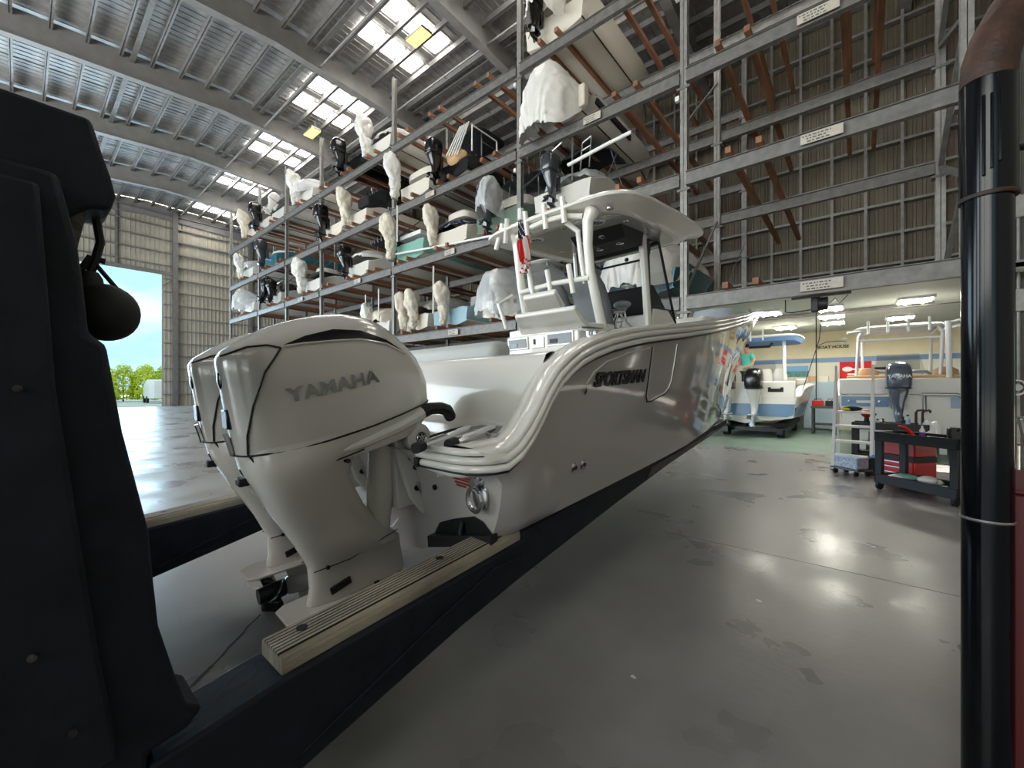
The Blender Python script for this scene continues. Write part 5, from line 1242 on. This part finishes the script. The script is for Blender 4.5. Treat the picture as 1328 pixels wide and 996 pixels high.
for x, z in ((-.95, .82), (-.4, .82), (1.0, .82)): MB().ball((x, -.065, z), (.03, .012, .03), 8, 6).build('transom_fitting', m_alu, b2)
MB().box(-.82, -.55, -.07, -.055, .78, .84).build('white_print', m_white, b2, smooth=0)
console(b2, m_offw, 1.7, .72, .45); MB().add([(-.5, 1.45, 1.5), (.5, 1.45, 1.5), (.42, 1.7, 1.95), (-.42, 1.7, 1.95)], [(0, 1, 2, 3)]).build('windscreen', m_glass, b2, smooth=0)
MB().box(-.48, -.05, 1.38, 1.46, 1.62, 1.68).build('black_wiper', m_blackcan, b2, bevel=.02)
pipes(b2, 'console_rail', [[(-.62, 1.4, .8), (-.6, 1.4, 1.45), (-.5, 1.4, 1.55), (.5, 1.4, 1.55), (.6, 1.4, 1.45), (.62, 1.4, .8)]], .035, m_alu, 8)
tf = MB()
for x in (-.78, .68):
    tf.tube([(x - .05, .35, 1.25), (x, .45, 2.40), (x * .9, .5, 2.55)], .032, 8); tf.tube([(x * .9, 1.9, 1.2), (x * .9, 1.7, 2.55)], .03, 8)
tf.tube([(-.77, .45, 2.30), (.67, .45, 2.30)], .024, 8); tf.tube([(-1.0, .3, 2.50), (-.7, .45, 2.54), (.6, .45, 2.58), (.9, .4, 2.60)], .028, 8); tf.tube([(-.72, .5, 2.5), (-.72, 1.7, 2.5)], .024, 8); tf.tube([(.62, .5, 2.5), (.62, 1.7, 2.5)], .024, 8)
tf.build('pipe_frame', m_white, b2)
tp = MB().loft([rr_box(-.05, 1.1, .85 * f, .85 * f, z, .45, 22) for f, z in ((.05, 2.56), (.97, 2.56), (1, 2.6), (.9, 2.64), (.05, 2.66))], True, True, True).build('soft_top', m_white, b2)
for x in (-.6, -.25, .1, .45): MB().tube([(x, .2, 2.44), (x, .16, 2.74)], .028, 7).build('rod_holder', m_white, tp)
MB().tube([(.75, .1, 1.3), (.72, .05, 2.60)], .05, 8).tube([(.66, .15, 2.55), (1.1, .15, 2.66)], .03, 7).build('outrigger_tube', m_white, b2)
c2 = thing('boat_stand', 'white timber stand supporting the boat with the blue-grey outboard', 'stand', (.75, 13.3, 0))
for x in (-.7, .7):
    MB().box(x - .1, x + .1, 0, 4, .25, .5).build('bunk_pad', m_offw, c2)
    for y in (.3, 3.6): MB().box(x - .06, x + .06, y - .06, y + .06, 0, .25).build('leg', m_offw, c2)
# stepladder with white rails
ld = thing('step_ladder', 'white boarding step ladder standing between the two boats in the bay', 'ladder', (-.10, 10.02, 0), (0, 0, R(-4)))
for x in (-.27, .27):
    MB().bar((x, -.32, 0), (x, .10, 1.62), .05, .045, up=(1, 0, 0)).build('front_rail', m_white, ld)
    MB().bar((x, .62, 0), (x, .16, 1.95), .045, .04, up=(1, 0, 0)).build('rear_rail', m_white, ld)
    MB().tube([(x, -.32, .0), (x, -.32, .02)], .035, 6).build('foot', m_rubber, ld)
for k, z in enumerate((.26, .52, .80, 1.06)):
    y = -.32 + .42 * z / 1.62; MB().box(-.25, .25, y - .02, y + .16, z - .02, z + .02).build('tread', m_white, ld)
t = thing('cloth_heap', 'dark and yellow cloths lying on the top ladder tread', 'cloth', (-.06, 10.05, 1.08)); MB().ball((-.05, 0, .045), (.14, .07, .045), 12, 7, jit=.15).build('dark_cloth', m_blackcan, t); MB().ball((-.14, -.05, .03), (.07, .05, .03), 10, 6, jit=.15).build('yellow_cloth', m_yellow, t)

def cart(name, label, loc, yaw, L, D, Hh, m):
    t = thing(name, label, 'cart', loc, (0, 0, R(yaw)))
    for nm, z in (('top_tray', Hh), ('bottom_tray', .23)):
        b = MB().box(-L / 2, L / 2, -D / 2, D / 2, z - .08, z - .06)
        for x0, x1, y0, y1 in ((-L / 2, L / 2, -D / 2, -D / 2 + .03), (-L / 2, L / 2, D / 2 - .03, D / 2), (-L / 2, -L / 2 + .03, -D / 2, D / 2), (L / 2 - .03, L / 2, -D / 2, D / 2)): b.box(x0, x1, y0, y1, z - .14, z)
        b.build(nm, m, t, bevel=.008)
    for sx in (-1, 1):
        for sy in (-1, 1):
            x, y = sx * (L / 2 - .05), sy * (D / 2 - .035)
            MB().box(x - .05, x + .05, y - .028, y + .028, .2, Hh - .1).build('corner_post', m, t, bevel=.01)
            cst = MB().box(x - .025, x + .025, y - .04, y + .04, .07, .13).build('caster_fork', m_black, t)
            MB().cyl((x - .018, y, .055), (x + .018, y, .055), .055, n=14).build('wheel', m_rubber, cst)
    return t
A0 = Vector((.19, 8.28)); A1 = Vector((.93, 7.63)); dA = (A1 - A0).normalized(); nA = Vector((-dA.y, dA.x)); yawA = math.degrees(math.atan2(dA.y, dA.x))
ctr = (A0 + A1) / 2 + nA * .24
ca_ = cart('utility_cart', 'black two-shelf utility cart nearest the camera, beside the black pipe', (ctr.x, ctr.y, 0), yawA, 1.04, .5, .86, m_black)
MB().tube([(.52, -.2, .80), (.60, -.18, .84), (.60, .18, .84), (.52, .2, .80)], .018, 8).build('push_handle', m_black, ca_)
def onA(u, v, z): 
    p = ctr + dA * u + nA * v
    return (p.x, p.y, z)
cb_ = cart('utility_cart', 'black two-shelf utility cart standing behind, loaded with tools', (.43, 10.9, 0), -3, 1.1, .5, .84, m_black)
# red tool chest
t = thing('tool_chest', 'red rolling tool chest standing between the two black carts', 'tool chest', (.56, 9.0, 0), (0, 0, R(yawA)))
MB().box(-.27, .27, -.2, .2, .1, .38).box(-.27, .27, -.2, .2, .46, .70).build('body', m_red, t, bevel=.015)
for z in (.13, .22, .3): 
    dr = MB().box(-.25, .25, -.215, -.2, z, z + .075).build('drawer', m_red, t, bevel=.005); MB().box(-.18, .18, -.225, -.213, z + .05, z + .062).build('drawer_pull', m_alu, dr)
MB().box(-.27, .27, -.2, .2, .38, .46).build('black_shelf', m_black, t)
for sx in (-1, 1):
    for sy in (-1, 1): MB().cyl((sx * .22 - .015, sy * .15, .05), (sx * .22 + .015, sy * .15, .05), .05, n=12).build('wheel', m_rubber, t)
# things on the carts
t = thing('rag', 'teal-green and white rags heaped on the lower shelf of the near cart', 'rag', onA(-.25, -.05, .17)); MB().ball((0, 0, .05), (.15, .10, .05), 14, 8, jit=.14).build('teal_rag', m_teal, t, smooth=80); MB().ball((-.1, -.05, .04), (.09, .07, .04), 12, 7, jit=.14).build('white_rag', m_white, t, smooth=80)
t = thing('rag', 'white rag bundle on the lower shelf of the near cart, middle', 'rag', onA(.02, -.02, .17)); MB().ball((0, 0, .06), (.11, .09, .06), 14, 8, jit=.12).build('cloth', m_white, t, smooth=80); MB().ball((.09, .03, .04), (.07, .06, .04), 12, 7, jit=.12).build('loose_end', m_white, t, smooth=80)
t = thing('red_tray', 'flat red tool on the lower shelf of the near cart', 'tool', onA(.12, -.12, .17)); MB().box(-.12, .12, -.02, .02, 0, .02).build('shaft', m_red, t); MB().box(.1, .16, -.035, .035, 0, .025).build('head', m_chrome, t)
t = thing('sanding_disc', 'pale round disc lying on the near cart top beside the black case', 'disc', onA(.16, -.06, .80)); MB().lathe([(.13, 0), (.13, .012), (.02, .014)], (0, 0, 0), 22).build('disc', m_canvasg, t); MB().lathe([(.03, .012), (.03, .02)], (0, 0, 0), 12).build('hub', m_alu, t)
t = thing('cardboard_sheet', 'tan cardboard piece lying on the near cart top', 'cardboard', onA(-.02, 0, .80), (0, 0, R(yawA))); MB().box(-.12, .16, -.08, .08, 0, .008).build('sheet', m_tan, t, smooth=0); MB().box(-.12, .16, -.01, .01, .008, .009).build('fold', m_orangerope, t, smooth=0)
t = thing('spray_can', 'orange-red spray gun lying on the near cart, left end', 'tool', onA(-.28, .05, .80)); MB().tube([(-.05, 0, .14), (.0, 0, .09), (.05, 0, .02)], .028, 8).build('body', m_red, t); MB().tube([(-.05, 0, .14), (-.11, 0, .15)], .016, 7).build('nozzle', m_red, t)
t = thing('bottle', 'purple-labelled bottle on the near cart, left of centre', 'bottle', onA(-.14, .1, .80)); MB().lathe([(.03, 0), (.03, .11), (.012, .14), (.012, .17)], (0, 0, 0), 12).build('body', m_white, t); MB().lathe([(.031, .02), (.031, .08)], (0, 0, 0), 12).build('label', M('purple_label', (.4, .25, .6), .5), t)
t = thing('socket_bar', 'chrome ratchet handles lying on the near cart top', 'tool', onA(.0, .16, .80)); MB().tube([(-.15, 0, .015), (.12, .03, .015)], .011, 7).tube([(-.1, .05, .015), (.16, .06, .015)], .011, 7).build('shaft', m_chrome, t); MB().lathe([(.02, 0), (.02, .03)], (.12, .03, 0), 10).build('head', m_chrome, t)
t = thing('hard_case', 'black hard case standing on the end of the near cart beside the pipe', 'case', onA(.36, .06, .80)); MB().box(-.14, .14, -.1, .1, 0, .19).build('shell', m_black, t, bevel=.03); MB().tube([(-.06, -.1, .15), (-.05, -.13, .17), (.05, -.13, .17), (.06, -.1, .15)], .012, 6).build('handle', m_blackcan, t)
def onB(u, v, z): return (.43 + u * 1.1, 10.9 + v - .05 * u, z - .08)
t = thing('drill', 'red and black drill standing on the left end of the rear cart', 'drill', onB(-.30, 0, .86)); MB().ball((0, 0, .22), (.09, .08, .08), 14, 8).build('motor_housing', m_red, t); MB().tube([(0, 0, .16), (0, 0, .03)], [.035, .05], 10).build('grip', m_black, t); MB().tube([(.07, 0, .22), (.15, 0, .22)], .03, 8).build('chuck', m_black, t)
for k, (u, h, m, l) in enumerate(((.18, .16, m_black, 'black bottle on the rear cart, right of the outboard'), (.24, .2, m_paleblue, 'pale blue spray bottle on the rear cart, right of the outboard'), (-.15, .1, m_canvasg, 'small grey jar on the rear cart, left of the outboard'), (-.08, .11, m_engchar, 'small charcoal jar on the rear cart, left of the outboard'))):
    t = thing('bottle', l, 'bottle', onB(u, .0, .86)); MB().lathe([(.038, 0), (.04, h * .7), (.015, h * .85), (.015, h)], (0, 0, 0), 12).build('body', m, t); MB().lathe([(.02, h), (.02, h + .025)], (0, 0, 0), 10).build('cap', m_black, t)
for k, (u, l) in enumerate(((.34, 'dark red bent bar clamp on the rear cart, left of the pair'), (.42, 'dark red bent bar clamp on the rear cart, right of the pair'))):
    t = thing('bar_clamp', l, 'clamp', onB(u, -.05, .86)); MB().tube([(0, 0, 0), (0, 0, .27), (.02, 0, .31), (.10, 0, .32)], .02, 8).build('bar', m_rust, t); MB().tube([(.10, 0, .32), (.10, 0, .27)], .016, 7).build('jaw', m_black, t)
t = thing('cloth_heap', 'white cloth hanging over the right end of the rear cart', 'cloth', (.99, 10.78, .80)); drape(t, 'cloth', m_white, [(-.12, .12, .06, -.25), (0, .14, .12, -.1), (.12, .13, .1, -.05)], 41, .06, 10)
t = thing('dolly', 'low dark dolly carrying a patterned pale blue box, left of the carts', 'dolly', (-.12, 9.36, 0), (0, 0, R(-38)))
MB().box(-.24, .24, -.16, .16, .09, .12).build('platform', m_engchar, t)
for sx in (-1, 1):
    for sy in (-1, 1): MB().cyl((sx * .18 - .015, sy * .12, .045), (sx * .18 + .015, sy * .12, .045), .045, n=12).build('wheel', m_rubber, t)
t = thing('storage_box', 'pale blue box with dark specks on the low dolly', 'box', (-.12, 9.36, .12), (0, 0, R(-38))); MB().box(-.2, .2, -.13, .13, 0, .18).build('tub', M('speckled_plastic', (.80, .85, .92), .5, 0, .3, 30, rgb2=(.5, .55, .62)), t, bevel=.015); MB().box(-.21, .21, -.14, .14, .18, .2).build('lid', m_paleblue, t, bevel=.006)
t = thing('storage_box', 'black open crate behind the pale blue box on the floor', 'box', (.30, 9.62, 0), (0, 0, R(-10)))
b = MB().box(-.2, .2, -.15, .15, 0, .03)
for x0, x1, y0, y1 in ((-.2, .2, -.15, -.13), (-.2, .2, .13, .15), (-.2, -.18, -.15, .15), (.18, .2, -.15, .15)): b.box(x0, x1, y0, y1, 0, .3)
b.build('crate', m_black, t); MB().box(-.15, .12, -.1, .1, .1, .34).build('blue_contents', m_bluecan, t, bevel=.03)
# folding step ladder far right, by the grey column
ld = thing('step_ladder', 'small aluminium folding step ladder standing right behind the pipe', 'ladder', (1.78, 8.55, 0), (0, 0, R(30)))
for x in (-.2, .2):
    MB().bar((x, -.25, 0), (x, .0, 1.1), .04, .03, up=(1, 0, 0)).build('front_rail', m_alu, ld); MB().bar((x, .45, 0), (x, .05, 1.1), .035, .03, up=(1, 0, 0)).build('rear_rail', m_alu, ld)
for z in (.25, .5, .75): MB().box(-.19, .19, -.25 + .25 * z / 1.1, -.11 + .25 * z / 1.1, z, z + .02).build('tread', m_alu, ld)
MB().box(-.2, .2, -.05, .1, 1.1, 1.13).build('top_step', m_alu, ld)
# grey wall right of the bay mouth with conduits, coiled hose
wf = struct(MB().box(2.0, XR, 11.72, 11.86, BZ, 16.5).box(2.0, 2.9, 11.72, 11.86, 0, BZ).build('wall_bay_front', m_darkwall, smooth=0))
for x in (2.12, 2.2): MB().cyl((x, 11.68, 0), (x, 11.68, 9), .025, n=8).build('conduit', m_galv, wf)
MB().box(2.06, 2.3, 11.6, 11.7, 2.9, 3.3).box(2.08, 2.28, 11.62, 11.7, 4.6, 5.0).build('junction_box', m_galv, wf, bevel=.01)
t = thing('hose_reel', 'cream hose reel fixed on the grey wall right of the pipe', 'hose reel', (2.16, 11.6, 1.52)); b = MB()
for q in range(4): b.tube([(.11 * math.cos(a) , -.02 - q * .022, .13 * math.sin(a)) for a in np.linspace(0, 2 * PI, 17)], .014, 6, cap=False)
b.build('hose_coil', m_cream, t); MB().cyl((0, .09, 0), (0, -.12, 0), .06, n=12).build('drum', m_canvasg, t)

# ================================================================== the person standing in the blue-banded boat
def skin_fig(name, verts, edges, mat, parent, sub=2, root=0):
    me = bpy.data.meshes.new(name); me.from_pydata([v[:3] for v in verts], edges, []); me.materials.append(mat)
    o = bpy.data.objects.new(name, me); COL.objects.link(o); o.parent = parent
    sk = o.modifiers.new('skin', 'SKIN'); sk.use_smooth_shade = True
    sv = me.skin_vertices
    if not sv: me.attributes.new('x', 'FLOAT', 'POINT')
    for i, v in enumerate(verts):
        r = v[3]; me.skin_vertices[0].data[i].radius = r if isinstance(r, tuple) else (r, r)
    me.skin_vertices[0].data[root].use_root = True
    ss = o.modifiers.new('sub', 'SUBSURF'); ss.levels = sub; ss.render_levels = sub
    return o
def make_skin(name, verts, edges, mat, parent, sub=2):
    bm = bmesh.new(); L_ = bm.verts.layers.skin.verify()
    bv = []
    for i, v in enumerate(verts):
        q = bm.verts.new(v[:3]); r = v[3]; q[L_].radius = r if isinstance(r, tuple) else (r, r); q[L_].use_root = (i == 0); bv.append(q)
    for a, b_ in edges: bm.edges.new((bv[a], bv[b_]))
    me = bpy.data.meshes.new(name); bm.to_mesh(me); bm.free(); me.materials.append(mat)
    o = bpy.data.objects.new(name, me); COL.objects.link(o); o.parent = parent
    sk = o.modifiers.new('skin', 'SKIN'); sk.use_smooth_shade = True
    ss = o.modifiers.new('sub', 'SUBSURF'); ss.levels = sub; ss.render_levels = sub
    return o
pe = thing('person', 'person in a green polo shirt standing in the blue-banded boat, looking down', 'person', (-2.82, 15.35, 1.16), (0, 0, R(150)))
V = [(0, 0, .93, (.14, .10)), (0, .0, 1.08, (.135, .10)), (0, .01, 1.25, (.15, .105)), (0, .02, 1.40, (.13, .09)), (0, .03, 1.50, .052), (0, .06, 1.58, .062), (0, .085, 1.66, (.075, .09)), (0, .08, 1.73, (.06, .075))]
E_ = [(0, 1), (1, 2), (2, 3), (3, 4), (4, 5), (5, 6), (6, 7)]
def chain(start, pts):
    p = start
    for v in pts: V.append(v); E_.append((p, len(V) - 1)); p = len(V) - 1
    return p
for s_ in (1, -1):
    k = chain(0, [(s_ * .10, 0, .86, .09), (s_ * .11, .01, .66, .078), (s_ * .11, .02, .47, .055), (s_ * .115, .0, .28, .05), (s_ * .115, -.02, .08, .036), (s_ * .12, .10, .04, (.04, .03)), (s_ * .12, .18, .03, (.035, .02))])
    hnd = chain(3, [(s_ * .17, .02, 1.42, .062), (s_ * .24, .04, 1.25, .048), (s_ * .26, .10, 1.12, .04), (s_ * .20, .26, 1.05, .032), (s_ * .16, .34, 1.03, .024), (s_ * .15, .38, 1.02, (.026, .014))])
    for q, (dx, dl) in enumerate(((-.03, .055), (-.012, .065), (.006, .06), (.022, .048))): chain(hnd, [(s_ * .15 + dx, .40, 1.018, .009), (s_ * .15 + dx, .40 + dl * .6, 1.01, .008), (s_ * .15 + dx * 1.1, .40 + dl, .992, .007)])
    chain(hnd, [(s_ * .15 - s_ * .04, .37, 1.005, .01), (s_ * .15 - s_ * .055, .395, .995, .008)])
make_skin('body', V, E_, m_skin, pe)
make_skin('polo_shirt', [(0, 0, .92, (.165, .125)), (0, 0, 1.08, (.16, .125)), (0, .01, 1.25, (.172, .13)), (0, .02, 1.40, (.15, .108)), (0, .03, 1.475, (.075, .07)), (.18, .02, 1.41, .078), (.235, .035, 1.27, .068), (-.18, .02, 1.41, .078), (-.235, .035, 1.27, .068)], [(0, 1), (1, 2), (2, 3), (3, 4), (3, 5), (5, 6), (3, 7), (7, 8)], m_shirt, pe)
make_skin('trousers', [(0, 0, .92, (.155, .12)), (.10, 0, .84, .105), (.11, .01, .66, .093), (.11, .02, .47, .072), (.115, 0, .28, .068), (.115, -.02, .10, .06), (-.10, 0, .84, .105), (-.11, .01, .66, .093), (-.11, .02, .47, .072), (-.115, 0, .28, .068), (-.115, -.02, .10, .06)], [(0, 1), (1, 2), (2, 3), (3, 4), (4, 5), (0, 6), (6, 7), (7, 8), (8, 9), (9, 10)], m_trouser, pe)
MB().ball((0, .065, 1.725), (.088, .105, .085), 16, 10).build('hair', m_hair, pe, smooth=80)
MB().ball((0, .185, 1.645), (.016, .022, .02), 8, 6).build('nose', m_skin, pe, smooth=80)
MB().ball((.03, .172, 1.675), (.012, .008, .007), 8, 6).ball((-.03, .172, 1.675), (.012, .008, .007), 8, 6).build('eyes', m_hair, pe, smooth=80)
MB().ball((0, .168, 1.60), (.026, .008, .007), 8, 6).build('mouth', m_redprint, pe, smooth=80)
MB().ball((.085, .075, 1.655), (.012, .025, .034), 8, 6).ball((-.085, .075, 1.655), (.012, .025, .034), 8, 6).build('ears', m_skin, pe, smooth=80)

# ================================================================== outside the far door
struct(MB().box(-140, XL - .3, -60, 60, -.5, -.03).build('ground_yard', m_asphalt, smooth=0))
struct(MB().box(XL - .3, XR + 30, -60, YF - .3, -.5, -.03).build('ground_front', m_asphalt, smooth=0))
struct(MB().box(XR + .3, 60, YF - .3, 40, -.5, -.03).build('ground_right', m_asphalt, smooth=0))
hedge_leaves = None
def bush(x, y, r, h, label):
    global hedge_leaves
    t = thing('hedge_bush', label, 'bush', (x, y, 0), (0, 0, random.uniform(0, 6)), 'yellow-green hedge beyond the far door')
    if hedge_leaves is None:
        b = MB(); rnd = random.Random(5)
        for k in range(2600):
            a = rnd.uniform(0, 2 * PI); ph = math.acos(rnd.uniform(-.2, 1)); rr_ = rnd.uniform(.75, 1.05)
            p = Vector((r * rr_ * math.sin(ph) * math.cos(a), r * rr_ * math.sin(ph) * math.sin(a), h * (.12 + .88 * abs(math.cos(ph)) * rr_ if ph < 1.5 else rnd.uniform(.05, .3))))
            u = Vector((rnd.uniform(-1, 1), rnd.uniform(-1, 1), rnd.uniform(-1, 1))).normalized(); w_ = u.orthogonal().normalized(); s_ = rnd.uniform(.10, .2)
            b.add([p - u * s_, p + w_ * s_ * .45, p + u * s_, p - w_ * s_ * .45], [(0, 1, 2, 3)])
        hedge_leaves = b.build('foliage', m_leaf, t, smooth=0); hedge_leaves['kind'] = 'stuff'
        MB().cyl((0, 0, 0), (0, 0, h * .7), .09, .05, 8).build('trunk', m_rust, t)
        hedge_leaves['trunk'] = 1
    else:
        for c_ in hedge_leaves.parent.children: copyobj(c_, t)
for k in range(9): bush(-66 + random.uniform(-.8, .8), -1.5 + 1.9 * k, 1.45, 4.3, 'dense yellow-green hedge bush in the row beyond the far door')
pa = thing('palm_tree', 'palm tree rising behind the hedge beyond the far door', 'tree', (-70, 4.6, 0))
MB().tube([(0, 0, 0), (.1, .1, 2.5), (.2, .1, 4.7)], [.16, .13, .1], 8).build('trunk', m_rust, pa)
for k in range(11):
    a = k * 2 * PI / 11; b = MB(); L1 = []; L2 = []
    for q in range(8):
        f = q / 7; px_ = Vector((.2 + 1.7 * f * math.cos(a), .1 + 1.7 * f * math.sin(a), 4.7 + .7 * math.sin(f * 2.2) - .9 * f * f)); w_ = Vector((-math.sin(a), math.cos(a), -.25)) * (.24 * math.sin(PI * min(.98, f + .05)))
        L1.append(px_ + w_); L2.append(px_ - Vector((w_.x, w_.y, -w_.z)))
    b.loft([L1, L2], False).build('frond', m_leaf2, pa, smooth=0)
va = thing('parked_trailer', 'pale parked trailer just outside the far door, beside the hedge', 'trailer', (-57.5, 9.6, 0))
MB().loft([rr_box(0, 0, 2.2, 1.0, .5), rr_box(0, 0, 2.2, 1.0, 1.6), rr_box(0, 0, 1.9, .85, 2.3), rr_box(0, 0, 1.4, .7, 2.45)], True, True, True).build('body', m_white, va)
for x in (-.8, .8): MB().cyl((x, -1.02, .35), (x, -.85, .35), .35, n=16).cyl((x, 1.02, .35), (x, .85, .35), .35, n=16).build('wheel', m_rubber, va)
